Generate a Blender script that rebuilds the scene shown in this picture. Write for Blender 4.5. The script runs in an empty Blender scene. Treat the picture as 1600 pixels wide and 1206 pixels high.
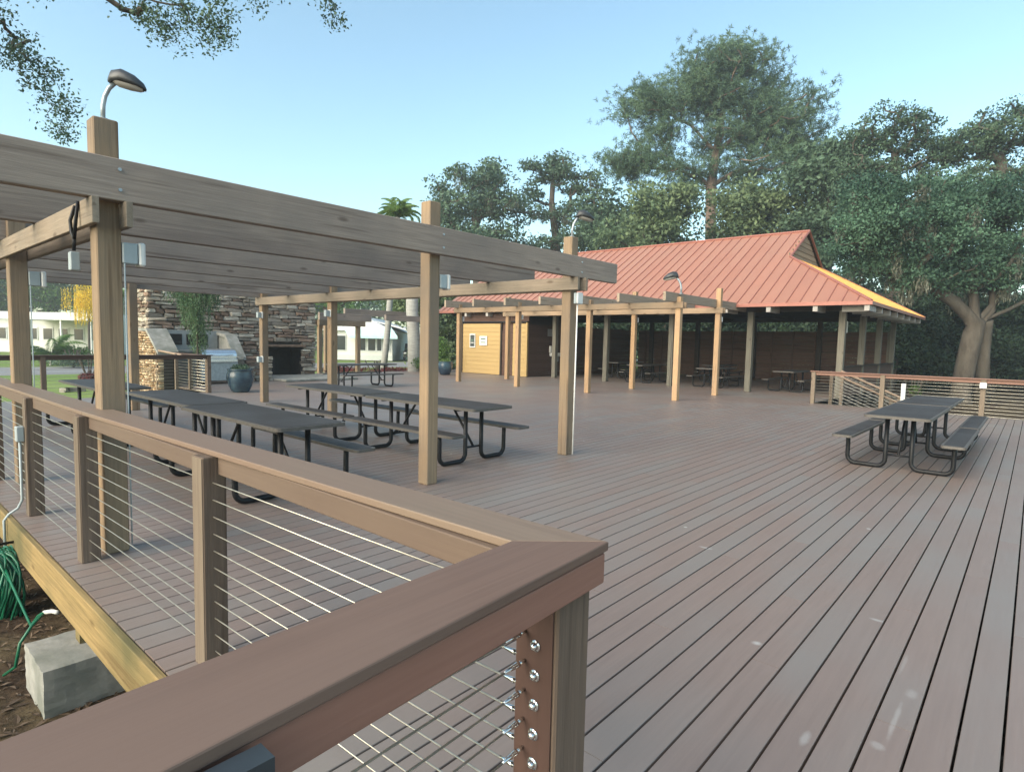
import bpy, math, random
import numpy as np
from mathutils import Vector, Matrix
random.seed(7); rng = np.random.default_rng(7)
S = bpy.context.scene
COL = S.collection

# ------------------------------------------------------------------ camera, sky, sun, exposure
cam = bpy.data.cameras.new('camera'); camo = bpy.data.objects.new('camera', cam); COL.objects.link(camo)
cam.lens = 933.02 / 1600 * 36; cam.sensor_width = 36; cam.clip_end = 2000; cam.clip_start = 0.05
cam.shift_y = 3 / 1600
RW = [(0.75133897, 0.06823959, -0.65637879), (0.65952591, -0.04343219, 0.75042602), (0.02270079, -0.99672313, -0.07763808)]
camo.matrix_world = Matrix(((RW[0][0], -RW[0][1], -RW[0][2], 0), (RW[1][0], -RW[1][1], -RW[1][2], 0), (RW[2][0], -RW[2][1], -RW[2][2], 1.626), (0, 0, 0, 1)))
S.camera = camo
S.render.resolution_x = 1024; S.render.resolution_y = 771
SUN_EL, SUN_AZ = math.radians(30), math.radians(186)
world = bpy.data.worlds.new('World'); S.world = world; world.use_nodes = True
wn = world.node_tree.nodes; wl = world.node_tree.links
bg = wn['Background']; sky = wn.new('ShaderNodeTexSky'); sky.sky_type = 'NISHITA'; sky.sun_disc = False
sky.sun_elevation = SUN_EL; sky.sun_rotation = SUN_AZ; sky.air_density = 1.0; sky.dust_density = 1.3; sky.ozone_density = 1.2
tint = wn.new('ShaderNodeMix'); tint.data_type = 'RGBA'; tint.blend_type = 'MULTIPLY'; tint.inputs[0].default_value = 1; tint.inputs[7].default_value = (1.0, 1.1, .95, 1)
wl.new(sky.outputs[0], tint.inputs[6]); wl.new(tint.outputs[2], bg.inputs[0]); bg.inputs[1].default_value = 0.11
sl = bpy.data.lights.new('sun', 'SUN'); sl.energy = 2.05; sl.angle = math.radians(60); sl.color = (1.0, 0.84, 0.68)
so = bpy.data.objects.new('sun', sl); COL.objects.link(so)
sd = Vector((math.sin(SUN_AZ) * math.cos(SUN_EL), math.cos(SUN_AZ) * math.cos(SUN_EL), math.sin(SUN_EL)))
so.rotation_euler = (-sd).to_track_quat('-Z', 'Y').to_euler(); so.location = (0, -10, 30)
S.view_settings.view_transform = 'Standard'; S.view_settings.look = 'None'
S.view_settings.exposure = 1.57; S.view_settings.gamma = 1; S.view_settings.use_curve_mapping = False

# ------------------------------------------------------------------ helpers
def mat(name, c1, c2=None, scale=(3, 3, 3), rough=.75, bump=.15, detail=5, spec=.3, metal=0, rnd=.15, c3=None, s3=.6, world_co=False, trans=0, coat=0, bscale=1):
    m = bpy.data.materials.new(name); m.use_nodes = True; nt = m.node_tree; n = nt.nodes; l = nt.links
    b = n['Principled BSDF']; b.inputs['Roughness'].default_value = rough; b.inputs['Metallic'].default_value = metal
    b.inputs['Specular IOR Level'].default_value = spec
    if coat: b.inputs['Coat Weight'].default_value = coat
    c2 = c2 or tuple(x * .7 for x in c1)
    if world_co:
        g = n.new('ShaderNodeNewGeometry'); src = g.outputs['Position']
    else:
        tc = n.new('ShaderNodeTexCoord'); src = tc.outputs['Object']
    oi = n.new('ShaderNodeObjectInfo')
    mp = n.new('ShaderNodeMapping'); mp.inputs['Scale'].default_value = scale; l.new(src, mp.inputs[0])
    off = n.new('ShaderNodeVectorMath'); off.operation = 'MULTIPLY_ADD'; l.new(oi.outputs['Random'], off.inputs[0])
    off.inputs[1].default_value = (17, 31, 23); l.new(mp.outputs[0], off.inputs[2])
    no = n.new('ShaderNodeTexNoise'); no.inputs['Scale'].default_value = 1; no.inputs['Detail'].default_value = detail; no.inputs['Roughness'].default_value = .62
    l.new(off.outputs[0], no.inputs[0])
    r = n.new('ShaderNodeValToRGB'); r.color_ramp.elements[0].position = .33; r.color_ramp.elements[1].position = .68
    r.color_ramp.elements[0].color = (*c2, 1); r.color_ramp.elements[1].color = (*c1, 1); l.new(no.outputs[0], r.inputs[0])
    out = r.outputs[0]
    if c3:
        n2 = n.new('ShaderNodeTexNoise'); n2.inputs['Scale'].default_value = s3; n2.inputs['Detail'].default_value = 4
        o2 = n.new('ShaderNodeVectorMath'); o2.operation = 'MULTIPLY_ADD'; l.new(oi.outputs['Random'], o2.inputs[0]); o2.inputs[1].default_value = (41, 13, 7); l.new(src, o2.inputs[2])
        l.new(o2.outputs[0], n2.inputs[0])
        r2 = n.new('ShaderNodeValToRGB'); r2.color_ramp.elements[0].position = .42; r2.color_ramp.elements[1].position = .66; l.new(n2.outputs[0], r2.inputs[0])
        mx = n.new('ShaderNodeMix'); mx.data_type = 'RGBA'; l.new(r2.outputs[0], mx.inputs[0]); l.new(out, mx.inputs[6]); mx.inputs[7].default_value = (*c3, 1)
        out = mx.outputs[2]
    hs = n.new('ShaderNodeHueSaturation'); l.new(out, hs.inputs['Color'])
    mr = n.new('ShaderNodeMapRange'); l.new(oi.outputs['Random'], mr.inputs[0]); mr.inputs[3].default_value = 1 - rnd; mr.inputs[4].default_value = 1 + rnd
    l.new(mr.outputs[0], hs.inputs['Value']); l.new(hs.outputs[0], b.inputs['Base Color'])
    if bump:
        bp = n.new('ShaderNodeBump'); bp.inputs['Strength'].default_value = bump; bp.inputs['Distance'].default_value = .02 * bscale
        l.new(no.outputs[0], bp.inputs['Height']); l.new(bp.outputs[0], b.inputs['Normal'])
    return m

def flat(name, c, rough=.5, metal=0, spec=.5, emit=None):
    return mat(name, c, tuple(x * .85 for x in c), (6, 6, 6), rough, .03, 3, spec, metal, .04)

def leafmat(name, c1, c2, trans=.25):
    m = bpy.data.materials.new(name); m.use_nodes = True; nt = m.node_tree; n = nt.nodes; l = nt.links
    b = n['Principled BSDF']; b.inputs['Roughness'].default_value = .6; b.inputs['Specular IOR Level'].default_value = .25
    g = n.new('ShaderNodeNewGeometry'); tc = n.new('ShaderNodeTexCoord')
    no = n.new('ShaderNodeTexNoise'); no.inputs['Scale'].default_value = .45; no.inputs['Detail'].default_value = 3; l.new(tc.outputs['Object'], no.inputs[0])
    ad = n.new('ShaderNodeMath'); ad.operation = 'MULTIPLY_ADD'; l.new(g.outputs['Random Per Island'], ad.inputs[0]); ad.inputs[1].default_value = .45
    sb = n.new('ShaderNodeMath'); sb.operation = 'MULTIPLY_ADD'; l.new(no.outputs[0], sb.inputs[0]); sb.inputs[1].default_value = 2.0; sb.inputs[2].default_value = -.68
    l.new(sb.outputs[0], ad.inputs[2])
    r = n.new('ShaderNodeValToRGB'); r.color_ramp.elements[0].position = .15; r.color_ramp.elements[1].position = .85
    r.color_ramp.elements[0].color = (*c2, 1); r.color_ramp.elements[1].color = (*c1, 1); l.new(ad.outputs[0], r.inputs[0])
    l.new(r.outputs[0], b.inputs['Base Color'])
    tr = n.new('ShaderNodeBsdfTranslucent'); l.new(r.outputs[0], tr.inputs[0]); ms = n.new('ShaderNodeMixShader'); ms.inputs[0].default_value = trans
    l.new(b.outputs[0], ms.inputs[1]); l.new(tr.outputs[0], ms.inputs[2]); l.new(ms.outputs[0], n['Material Output'].inputs[0])
    return m

class MB:
    def __init__(s): s.v = []; s.f = []
    def add(s, vs, fs):
        o = len(s.v); s.v += [tuple(v) for v in vs]; s.f += [tuple(i + o for i in f) for f in fs]; return s
    def box(s, c, d, rz=0, bev=0, ax=None):
        """box centre c, size d; bev chamfers the 4 long edges of the longest axis"""
        x, y, z = d[0] / 2, d[1] / 2, d[2] / 2
        if bev:
            k = max(range(3), key=lambda i: d[i]) if ax is None else ax
            a, b = [i for i in range(3) if i != k]
            h = [d[0] / 2, d[1] / 2, d[2] / 2]
            ring = [(-h[a] + bev, -h[b]), (h[a] - bev, -h[b]), (h[a], -h[b] + bev), (h[a], h[b] - bev), (h[a] - bev, h[b]), (-h[a] + bev, h[b]), (-h[a], h[b] - bev), (-h[a], -h[b] + bev)]
            vs = []
            for t, ins in ((-h[k], 1), (-h[k] + bev, 0), (h[k] - bev, 0), (h[k], 1)):
                for (p, q) in ring:
                    v = [0, 0, 0]; v[k] = t; sc = 1 if not ins else 0
                    v[a] = p - (math.copysign(bev * .7, p) if ins else 0); v[b] = q - (math.copysign(bev * .7, q) if ins else 0); vs.append(v)
            fs = []
            for r in range(3):
                for i in range(8): fs.append((r * 8 + i, r * 8 + (i + 1) % 8, r * 8 + 8 + (i + 1) % 8, r * 8 + 8 + i))
            fs.append(tuple(range(7, -1, -1))); fs.append(tuple(range(24, 32)))
        else:
            vs = [(-x, -y, -z), (x, -y, -z), (x, y, -z), (-x, y, -z), (-x, -y, z), (x, -y, z), (x, y, z), (-x, y, z)]
            fs = [(0, 3, 2, 1), (4, 5, 6, 7), (0, 1, 5, 4), (1, 2, 6, 5), (2, 3, 7, 6), (3, 0, 4, 7)]
        ca, sa = math.cos(rz), math.sin(rz)
        return s.add([(c[0] + v[0] * ca - v[1] * sa, c[1] + v[0] * sa + v[1] * ca, c[2] + v[2]) for v in vs], fs)
    def b2(s, x0, x1, y0, y1, z0, z1, bev=0, ax=None):
        return s.box(((x0 + x1) / 2, (y0 + y1) / 2, (z0 + z1) / 2), (x1 - x0, y1 - y0, z1 - z0), 0, bev, ax)
    def tube(s, pts, r, n=8, caps=True):
        pts = [Vector(p) for p in pts]; rs = r if hasattr(r, '__len__') else [r] * len(pts)
        o = len(s.v); up = None
        for i, p in enumerate(pts):
            t = (pts[min(i + 1, len(pts) - 1)] - pts[max(i - 1, 0)])
            if t.length < 1e-9: t = Vector((0, 0, 1))
            t.normalize()
            if up is None: up = Vector((0, 0, 1)) if abs(t.z) < .9 else Vector((1, 0, 0))
            a = t.cross(up)
            if a.length < 1e-6: a = t.cross(Vector((0, 1, .1)))
            a.normalize(); b = a.cross(t).normalized(); up = b
            for k in range(n):
                an = 2 * math.pi * k / n; q = p + (a * math.cos(an) + b * math.sin(an)) * rs[i]; s.v.append(tuple(q))
        for i in range(len(pts) - 1):
            for k in range(n):
                s.f.append((o + i * n + k, o + i * n + (k + 1) % n, o + (i + 1) * n + (k + 1) % n, o + (i + 1) * n + k))
        if caps:
            s.f.append(tuple(o + k for k in range(n - 1, -1, -1))); s.f.append(tuple(o + (len(pts) - 1) * n + k for k in range(n)))
        return s
    def lathe(s, prof, c, n=24):
        o = len(s.v)
        for (r, z) in prof:
            for k in range(n):
                a = 2 * math.pi * k / n; s.v.append((c[0] + r * math.cos(a), c[1] + r * math.sin(a), c[2] + z))
        for i in range(len(prof) - 1):
            for k in range(n): s.f.append((o + i * n + k, o + i * n + (k + 1) % n, o + (i + 1) * n + (k + 1) % n, o + (i + 1) * n + k))
        return s
    def prism(s, poly, axis, a, b):
        """extrude 2D poly (in the other two axes, cyclic order) along axis from a to b"""
        def P(p, t):
            if axis == 0: return (t, p[0], p[1])
            if axis == 1: return (p[0], t, p[1])
            return (p[0], p[1], t)
        n = len(poly); vs = [P(p, a) for p in poly] + [P(p, b) for p in poly]
        fs = [tuple(range(n)), tuple(range(2 * n - 1, n - 1, -1))] + [(i + n, (i + 1) % n + n, (i + 1) % n, i) for i in range(n)]
        return s.add(vs, fs)
    def mesh(s, name, m, smooth=False, off=(0, 0, 0)):
        me = bpy.data.meshes.new(name)
        me.from_pydata([(v[0] - off[0], v[1] - off[1], v[2] - off[2]) for v in s.v], [], s.f)
        if m: me.materials.append(m)
        import bmesh
        bm = bmesh.new(); bm.from_mesh(me); bmesh.ops.recalc_face_normals(bm, faces=bm.faces); bm.to_mesh(me); bm.free()
        if smooth: me.polygons.foreach_set('use_smooth', [True] * len(me.polygons))
        me.update(); return me
    def build(s, name, m, parent=None, smooth=False, label=None, kind=None):
        off = tuple(parent_loc(parent)) if parent else (0, 0, 0)
        if parent is None and s.v:
            a = np.array(s.v); off = ((a[:, 0].min() + a[:, 0].max()) / 2, (a[:, 1].min() + a[:, 1].max()) / 2, a[:, 2].min())
        me = s.mesh(name, m, smooth, off); o = bpy.data.objects.new(name, me); COL.objects.link(o)
        if parent: o.parent = parent
        else: o.location = off
        if label: o['label'] = label
        if kind: o['kind'] = kind
        return o
def parent_loc(p):
    v = Vector(p.location)
    while p.parent: p = p.parent; v += p.location
    return v
def thing(name, label, cat, loc=(0, 0, 0), group=None, rz=0):
    o = bpy.data.objects.new(name, None); COL.objects.link(o); o.location = loc; o.rotation_euler = (0, 0, rz); o.empty_display_size = .2
    o['label'] = label; o['category'] = cat
    if group: o['group'] = group
    return o
def tag(o, label, cat, group=None, kind=None):
    o['label'] = label; o['category'] = cat
    if group: o['group'] = group
    if kind: o['kind'] = kind
    return o
def copy_tree(o, parent=None):
    c = o.copy(); COL.objects.link(c)
    if parent: c.parent = parent
    for ch in list(o.children): copy_tree(ch, c)
    return c
def inst(name, me, loc, parent, rz=0, sc=(1, 1, 1), label=None):
    o = bpy.data.objects.new(name, me); COL.objects.link(o)
    if parent: o.parent = parent; loc = Vector(loc) - parent_loc(parent)
    o.location = loc; o.rotation_euler = (0, 0, rz); o.scale = sc
    if label: o['label'] = label
    return o
def struct(o): o['kind'] = 'structure'; return o
def at(px, py, D):
    a, b, c = (px - 800) / 933.02 * D, (py - 600) / 933.02 * D, D
    return Vector((RW[0][0] * a + RW[0][1] * b + RW[0][2] * c, RW[1][0] * a + RW[1][1] * b + RW[1][2] * c, RW[2][0] * a + RW[2][1] * b + RW[2][2] * c + 1.626))

# ------------------------------------------------------------------ materials
def woodmat(nm, c1, c2, axis, c3=None, bump=.3, rnd=.14):
    sc = [38, 38, 38]; sc[axis] = 1.6
    m = mat(nm, c1, c2, tuple(sc), .8, bump, 6, .2, 0, rnd, c3, 1.1)
    nt = m.node_tree; n = nt.nodes; l = nt.links; b = n['Principled BSDF']; base = b.inputs['Base Color'].links[0].from_socket
    tc = n.new('ShaderNodeTexCoord'); oi = n.new('ShaderNodeObjectInfo')
    def stretched(u, v):
        mp = n.new('ShaderNodeMapping'); q = [u, u, u]; q[axis] = v; mp.inputs['Scale'].default_value = q; l.new(tc.outputs['Object'], mp.inputs[0])
        o = n.new('ShaderNodeVectorMath'); o.operation = 'MULTIPLY_ADD'; l.new(oi.outputs['Random'], o.inputs[0]); o.inputs[1].default_value = (9, 5, 13); l.new(mp.outputs[0], o.inputs[2]); return o.outputs[0]
    vo = n.new('ShaderNodeTexVoronoi'); vo.inputs['Scale'].default_value = 1; l.new(stretched(4.5, 1.7), vo.inputs[0])
    k = n.new('ShaderNodeMapRange'); l.new(vo.outputs['Distance'], k.inputs[0]); k.inputs[1].default_value = .05; k.inputs[2].default_value = .13; k.inputs[3].default_value = .7; k.inputs[4].default_value = 0
    no = n.new('ShaderNodeTexNoise'); no.inputs['Scale'].default_value = 1; no.inputs['Detail'].default_value = 2; l.new(stretched(16, .55), no.inputs[0])
    c = n.new('ShaderNodeMapRange'); l.new(no.outputs[0], c.inputs[0]); c.inputs[1].default_value = .61; c.inputs[2].default_value = .68; c.inputs[3].default_value = 0; c.inputs[4].default_value = .55
    mxm = n.new('ShaderNodeMath'); mxm.operation = 'MAXIMUM'; l.new(k.outputs[0], mxm.inputs[0]); l.new(c.outputs[0], mxm.inputs[1])
    mx = n.new('ShaderNodeMix'); mx.data_type = 'RGBA'; l.new(mxm.outputs[0], mx.inputs[0]); l.new(base, mx.inputs[6]); mx.inputs[7].default_value = (c2[0] * .45, c2[1] * .4, c2[2] * .38, 1)
    l.new(mx.outputs[2], b.inputs['Base Color'])
    return m
POST = woodmat('post_wood', (.33, .235, .15), (.23, .168, .11), 2, (.2, .158, .12))
TANP = woodmat('tan_orange_post_wood', (.46, .3, .17), (.36, .23, .13), 2, (.32, .22, .14))
BEAMY = woodmat('beam_wood_lengthwise', (.33, .27, .225), (.235, .19, .16), 1, (.22, .185, .162))
BEAMX = woodmat('beam_wood_crosswise', (.31, .255, .195), (.22, .18, .14), 0, (.19, .165, .13))
TANX = woodmat('tan_beam_wood', (.34, .245, .165), (.25, .18, .12), 0, (.22, .17, .12))
RAILPOST = woodmat('grey_rail_post_wood', (.165, .122, .094), (.105, .078, .06), 2, (.12, .088, .068))
RPLIGHT = woodmat('tan_rail_post_wood', (.2, .16, .12), (.14, .11, .085), 2)  # tan post wood; also paints the lit side of the near rail posts
CAPY = mat('rail_cap_composite_y', (.15, .096, .074), (.125, .08, .062), (60, 1.2, 60), .62, .06, 4, .35, 0, .03, (.155, .105, .083), .9)
CAPX = mat('rail_cap_composite_x', (.2, .148, .108), (.165, .12, .088), (1.2, 60, 60), .55, .06, 4, .4, 0, .03, (.185, .128, .095), .7)
FASX = mat('brown_rail_fascia', (.15, .11, .082), (.125, .09, .068), (1.2, 60, 60), .65, .06, 4, .3, 0, .03, (.12, .085, .065), .8)
FASY = mat('red_brown_rail_fascia', (.26, .135, .1), (.23, .118, .087), (60, 1.2, 60), .6, .05, 4, .3, 0, .03)
CPOST = mat('composite_post_sleeve', (.085, .048, .038), (.07, .04, .032), (30, 30, 2), .65, .05, 4, .3, 0, .03)
FASC = woodmat('treated_pine_fascia', (.36, .255, .115), (.22, .16, .072), 0, (.13, .115, .055), .4)
STEEL = mat('stainless_cable', (.52, .49, .42), (.4, .38, .32), (20, 20, 20), .32, 0, 2, .5, .75, .03)
SHINY = mat('polished_steel_fitting', (.85, .85, .82), (.7, .7, .68), (20, 20, 20), .15, 0, 2, .5, 1, .02)
BLACK = mat('black_powder_coat', (.012, .013, .016), (.008, .009, .011), (9, 9, 9), .45, .02, 3, .25, 0, .05)
MESHTOP = mat('grey_coated_table_top', (.05, .045, .043), (.036, .033, .032), (70, 70, 70), .62, .25, 2, .25, 0, .04, (.06, .06, .062), 1.5)
MESHRIM = mat('grey_table_rim', (.11, .1, .092), (.08, .074, .068), (20, 20, 20), .5, .05, 3, .4, 0, .04)
GALV = mat('galvanised_metal', (.42, .47, .5), (.3, .34, .37), (12, 12, 12), .45, .03, 4, .5, .55, .05)
LAMPD = mat('dark_lamp_housing', (.06, .065, .07), (.035, .038, .042), (9, 9, 9), .45, .03, 4, .5, .3, .05)
LENS = flat('frosted_lamp_lens', (.38, .37, .34), .35)
BOXG = flat('pale_grey_electrical_plastic', (.36, .42, .44), .45)
WHITEP = flat('white_plastic', (.75, .75, .73), .4)
ROOF = mat('red_metal_roof', (.39, .178, .122), (.35, .16, .11), (1.2, .5, .5), .42, .02, 4, .45, .15, .035, (.37, .185, .13), .35)
SEAM = mat('red_roof_seam', (.31, .125, .098), (.27, .11, .085), (3, 3, 3), .45, .02, 3, .4, .15, .03)
ROOFO = mat('end_slope_metal_roof', (.6, .32, .09), (.54, .28, .075), (1.5, .5, .5), .42, .02, 4, .45, .1, .03)  # base colour of the end slope, more orange than the red slopes
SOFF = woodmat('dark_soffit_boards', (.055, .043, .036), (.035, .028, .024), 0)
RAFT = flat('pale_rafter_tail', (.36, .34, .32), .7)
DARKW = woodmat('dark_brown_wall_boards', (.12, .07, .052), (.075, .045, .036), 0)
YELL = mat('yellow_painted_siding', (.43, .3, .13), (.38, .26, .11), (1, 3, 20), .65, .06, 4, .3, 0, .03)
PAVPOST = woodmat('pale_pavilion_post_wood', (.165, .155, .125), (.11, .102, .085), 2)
CONC = mat('concrete', (.33, .33, .31), (.22, .22, .2), (7, 7, 7), .9, .3, 8, .2, 0, .05, (.17, .18, .16), 3)
SOIL = mat('mulchy_soil', (.07, .047, .031), (.026, .019, .014), (14, 14, 14), .95, 1, 8, .1, 0, 0, (.11, .085, .05), 2, True)
GRASS = mat('lawn_grass', (.16, .235, .06), (.11, .175, .04), (5, 5, 5), .95, .6, 8, .1, 0, 0, (.19, .25, .08), .15, True)
ROAD = mat('asphalt_road', (.23, .235, .24), (.19, .195, .2), (9, 9, 9), .9, .1, 6, .2, 0, 0, None, 1, True)
STONES = [mat('ledge_stone_%s' % n, c, tuple(x * .5 for x in c), (6, 6, 14), .9, .6, 7, .2, 0, .4) for n, c in
          (('grey', (.36, .31, .26)), ('buff', (.5, .42, .33)), ('brown', (.29, .2, .15)), ('pale', (.56, .5, .42)))]
SUNGOLD = [mat('sunlit_gold_stone_%s' % n, c, tuple(x * .65 for x in c), (14, 14, 14), .9, .5, 6, .2, 0, .22) for n, c in (('light', (.62, .45, .29)), ('tan', (.5, .34, .2)), ('cream', (.7, .57, .4)))]  # warm sun on the wing wall face is painted into this golden stone colour
MORTAR = mat('dark_mortar', (.07, .062, .055), (.04, .036, .03), (20, 20, 20), .95, .4, 6, .1)
NEARBLK = mat('near_black_matte', (.02, .02, .02), (.012, .012, .012), (6, 6, 6), .95, .2)  # near-black base colour for the firebox and the alcove panels
POT = mat('blue_glazed_ceramic', (.02, .05, .085), (.012, .022, .04), (3, 3, 5), .22, .04, 5, .6, 0, .1, (.05, .1, .13), 2.5)
BARK_OAK = mat('oak_bark', (.125, .108, .09), (.062, .054, .045), (5, 5, 1.6), .95, 1, 8, .1, 0, .08, (.1, .09, .075), .8, bscale=3)
BARK_DK = mat('dark_oak_bark', (.12, .1, .085), (.06, .05, .042), (5, 5, 2), .95, .9, 7, .1, 0, .1, bscale=3)
BARK_PINE = mat('pine_bark', (.25, .19, .155), (.15, .11, .09), (4, 4, 2), .95, .9, 7, .1, 0, .05, bscale=3)
PALMT = mat('grey_palm_trunk', (.36, .36, .34), (.25, .25, .235), (3, 3, 16), .9, .5, 5, .1, 0, .08)
L_PINE = leafmat('pine_needles', (.12, .195, .11), (.045, .09, .06), .2)
L_OAK = leafmat('live_oak_leaves', (.1, .19, .12), (.027, .068, .048), .25)
L_OAKD = leafmat('dark_oak_leaves', (.1, .165, .1), (.035, .07, .048), .2)
L_OAKY = leafmat('olive_oak_leaves', (.17, .23, .115), (.06, .105, .06), .25)
L_LEFT = leafmat('bright_garden_leaves', (.12, .22, .055), (.035, .085, .025), .3)
L_MOSS = leafmat('spanish_moss', (.24, .25, .2), (.14, .155, .12), .3)
L_WEEP = leafmat('weeping_foliage', (.15, .24, .12), (.06, .12, .065), .3)
L_YEL = leafmat('yellow_palm_fronds', (.85, .6, .05), (.6, .45, .04), .3)
L_PALM = leafmat('palm_fronds', (.2, .3, .09), (.1, .18, .05), .35)
L_RED = leafmat('crimson_bromeliad', (.2, .045, .05), (.08, .025, .028), .2)
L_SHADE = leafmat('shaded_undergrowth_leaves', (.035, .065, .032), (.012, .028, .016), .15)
HOSE = flat('green_garden_hose', (.004, .12, .06), .35)

# deck board composite with worn spots
def deckmat():
    m = mat('brown_deck_composite', (.218, .166, .144), (.194, .147, .127), (42, 2.0, 20), .5, .1, 5, .5, 0, .022, (.2, .178, .163), .5, True)
    nt = m.node_tree; n = nt.nodes; l = nt.links; b = n['Principled BSDF']
    base = b.inputs['Base Color'].links[0].from_socket
    g = n.new('ShaderNodeNewGeometry')
    # specks of bird lime and chalk scuffs
    vo = n.new('ShaderNodeTexVoronoi'); vo.inputs['Scale'].default_value = 1.5; l.new(g.outputs['Position'], vo.inputs[0])
    cr = n.new('ShaderNodeValToRGB'); cr.color_ramp.elements[0].position = .018; cr.color_ramp.elements[1].position = .03
    cr.color_ramp.elements[0].color = (.75, .75, .75, 1); cr.color_ramp.elements[1].color = (0, 0, 0, 1); l.new(vo.outputs['Distance'], cr.inputs[0])
    acc = cr.outputs[0]
    ns = n.new('ShaderNodeTexNoise'); ns.inputs['Scale'].default_value = 14; l.new(g.outputs['Position'], ns.inputs[0])
    for (x, y, sx, sy, amt) in ((-.615, 1.80, .022, .03, .8), (-.615, 1.86, .03, .02, .6), (-.36, 3.02, .012, .2, .2), (-.335, 3.32, .03, .05, .16), (-.385, 2.78, .03, .03, .2), (-.41, 3.62, .01, .16, .12), (.03, 2.35, .1, .018, .2), (-.62, 2.62, .02, .06, .25), (-1.05, 3.3, .03, .03, .45), (-1.9, 4.6, .06, .02, .45), (-.62, 4.1, .05, .02, .35), (-.55, 1.72, .012, .012, .9)):
        sb = n.new('ShaderNodeVectorMath'); sb.operation = 'SUBTRACT'; l.new(g.outputs['Position'], sb.inputs[0]); sb.inputs[1].default_value = (x, y, 0)
        mu = n.new('ShaderNodeVectorMath'); mu.operation = 'MULTIPLY'; l.new(sb.outputs[0], mu.inputs[0]); mu.inputs[1].default_value = (1 / sx, 1 / sy, 0)
        ln = n.new('ShaderNodeVectorMath'); ln.operation = 'LENGTH'; l.new(mu.outputs[0], ln.inputs[0])
        a1 = n.new('ShaderNodeMath'); a1.operation = 'ADD'; l.new(ln.outputs['Value'], a1.inputs[0]); l.new(ns.outputs[0], a1.inputs[1])
        mr = n.new('ShaderNodeMapRange'); l.new(a1.outputs[0], mr.inputs[0]); mr.inputs[1].default_value = .9; mr.inputs[2].default_value = 1.6; mr.inputs[3].default_value = amt; mr.inputs[4].default_value = 0
        mxm = n.new('ShaderNodeMath'); mxm.operation = 'MAXIMUM'; l.new(acc, mxm.inputs[0]); l.new(mr.outputs[0], mxm.inputs[1]); acc = mxm.outputs[0]
    mx = n.new('ShaderNodeMix'); mx.data_type = 'RGBA'; l.new(acc, mx.inputs[0]); l.new(base, mx.inputs[6]); mx.inputs[7].default_value = (.55, .57, .56, 1)
    l.new(mx.outputs[2], b.inputs['Base Color'])
    # scuffed patches vary the gloss
    n3 = n.new('ShaderNodeTexNoise'); n3.inputs['Scale'].default_value = .9; n3.inputs['Detail'].default_value = 5; l.new(g.outputs['Position'], n3.inputs[0])
    mr = n.new('ShaderNodeMapRange'); l.new(n3.outputs[0], mr.inputs[0]); mr.inputs[3].default_value = .34; mr.inputs[4].default_value = .56; l.new(mr.outputs[0], b.inputs['Roughness'])
    return m
DECK = deckmat()

# ------------------------------------------------------------------ ground, lawn, road
GZ = -.72
def sheet(name, x0, x1, y0, y1, z, m, nx=1):
    o = MB().add([(x0, y0, z), (x1, y0, z), (x1, y1, z), (x0, y1, z)], [(0, 1, 2, 3)]).build(name, m)
    return struct(o)
sheet('ground', -210, 210, -210, 210, GZ, SOIL)
sheet('lawn', -209, -17.6, -200, 200, GZ + .04, GRASS)
sheet('road', -47.5, -39, -200, 200, GZ + .045, ROAD)

# ------------------------------------------------------------------ deck
deck = thing('deck', 'brown composite deck boards', 'deck'); del deck['category']; deck['kind'] = 'structure'
PITCH, GAP, TH = .146, .0105, .030
segs = []
k = int(-24.1 / PITCH)
while True:
    x = .006 + k * PITCH
    if x > 3.2: break
    xc = x + PITCH / 2; k += 1
    if xc < -17.55: y0, y1 = 7.0, 31
    elif xc < -.93: y0, y1 = 1.0, 31 if xc < -4.9 else 19.1
    else: y0, y1 = -3.2, 19.1
    st = [1.9, 4.3, 3.1, .6][k % 4] + random.uniform(-.25, .25) - 4.88
    y = y0
    cuts = [y0]
    c = st
    while c < y1:
        if c > y0 + .6 and c < y1 - .6: cuts.append(c)
        c += 4.88
    cuts.append(y1)
    for a, b in zip(cuts[:-1], cuts[1:]): segs.append((xc, a + .0015, b - .0015))
fwd = Vector((RW[0][2], RW[1][2], 0)).normalized()
def near(s):
    best = 1e9
    for t in (0, .25, .5, .75, 1):
        p = Vector((s[0], s[1] + (s[2] - s[1]) * t, 0)); d = p.dot(fwd)
        if d < 1.2: continue
        lat = abs(p.x * .751 + p.y * .6595)
        if lat > d * .95 + .3: continue
        best = min(best, p.length)
    return best
segs.sort(key=near)
def board_mesh(mb, xc, y0, y1):
    w = (PITCH - GAP) / 2; b = .0025
    prof = [(-w, -TH), (w, -TH), (w, -b), (w - b, 0), (-w + b, 0), (-w, -b)]
    mb.prism([(xc + p[0], p[1]) for p in prof], 1, y0, y1); return mb
for (xc, a, b) in segs[:298]:
    board_mesh(MB(), xc, a, b).build('deck_board', DECK, deck)
mb = MB()
for (xc, a, b) in segs[298:]: board_mesh(mb, xc, a, b)
o = mb.build('far_deck_boards', DECK, deck); o['kind'] = 'stuff'
UNDER = flat('under_deck_shade', (.006, .005, .005), .95)  # near-black colour paints the shade below the boards
mb = MB()   # joists under the boards
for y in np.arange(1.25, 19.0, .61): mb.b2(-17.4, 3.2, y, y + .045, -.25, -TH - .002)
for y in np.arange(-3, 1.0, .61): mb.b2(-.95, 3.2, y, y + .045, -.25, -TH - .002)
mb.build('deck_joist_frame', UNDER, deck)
MB().b2(-17.4, -1.0, 1.06, 19, -.262, -.255).build('under_deck_shade_sheet', UNDER, deck)  # added dark sheets below the joists keep the board gaps black
MB().b2(-.9, 3.2, -3.2, 19, -.262, -.255).build('under_deck_shade_sheet', UNDER, deck)
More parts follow.
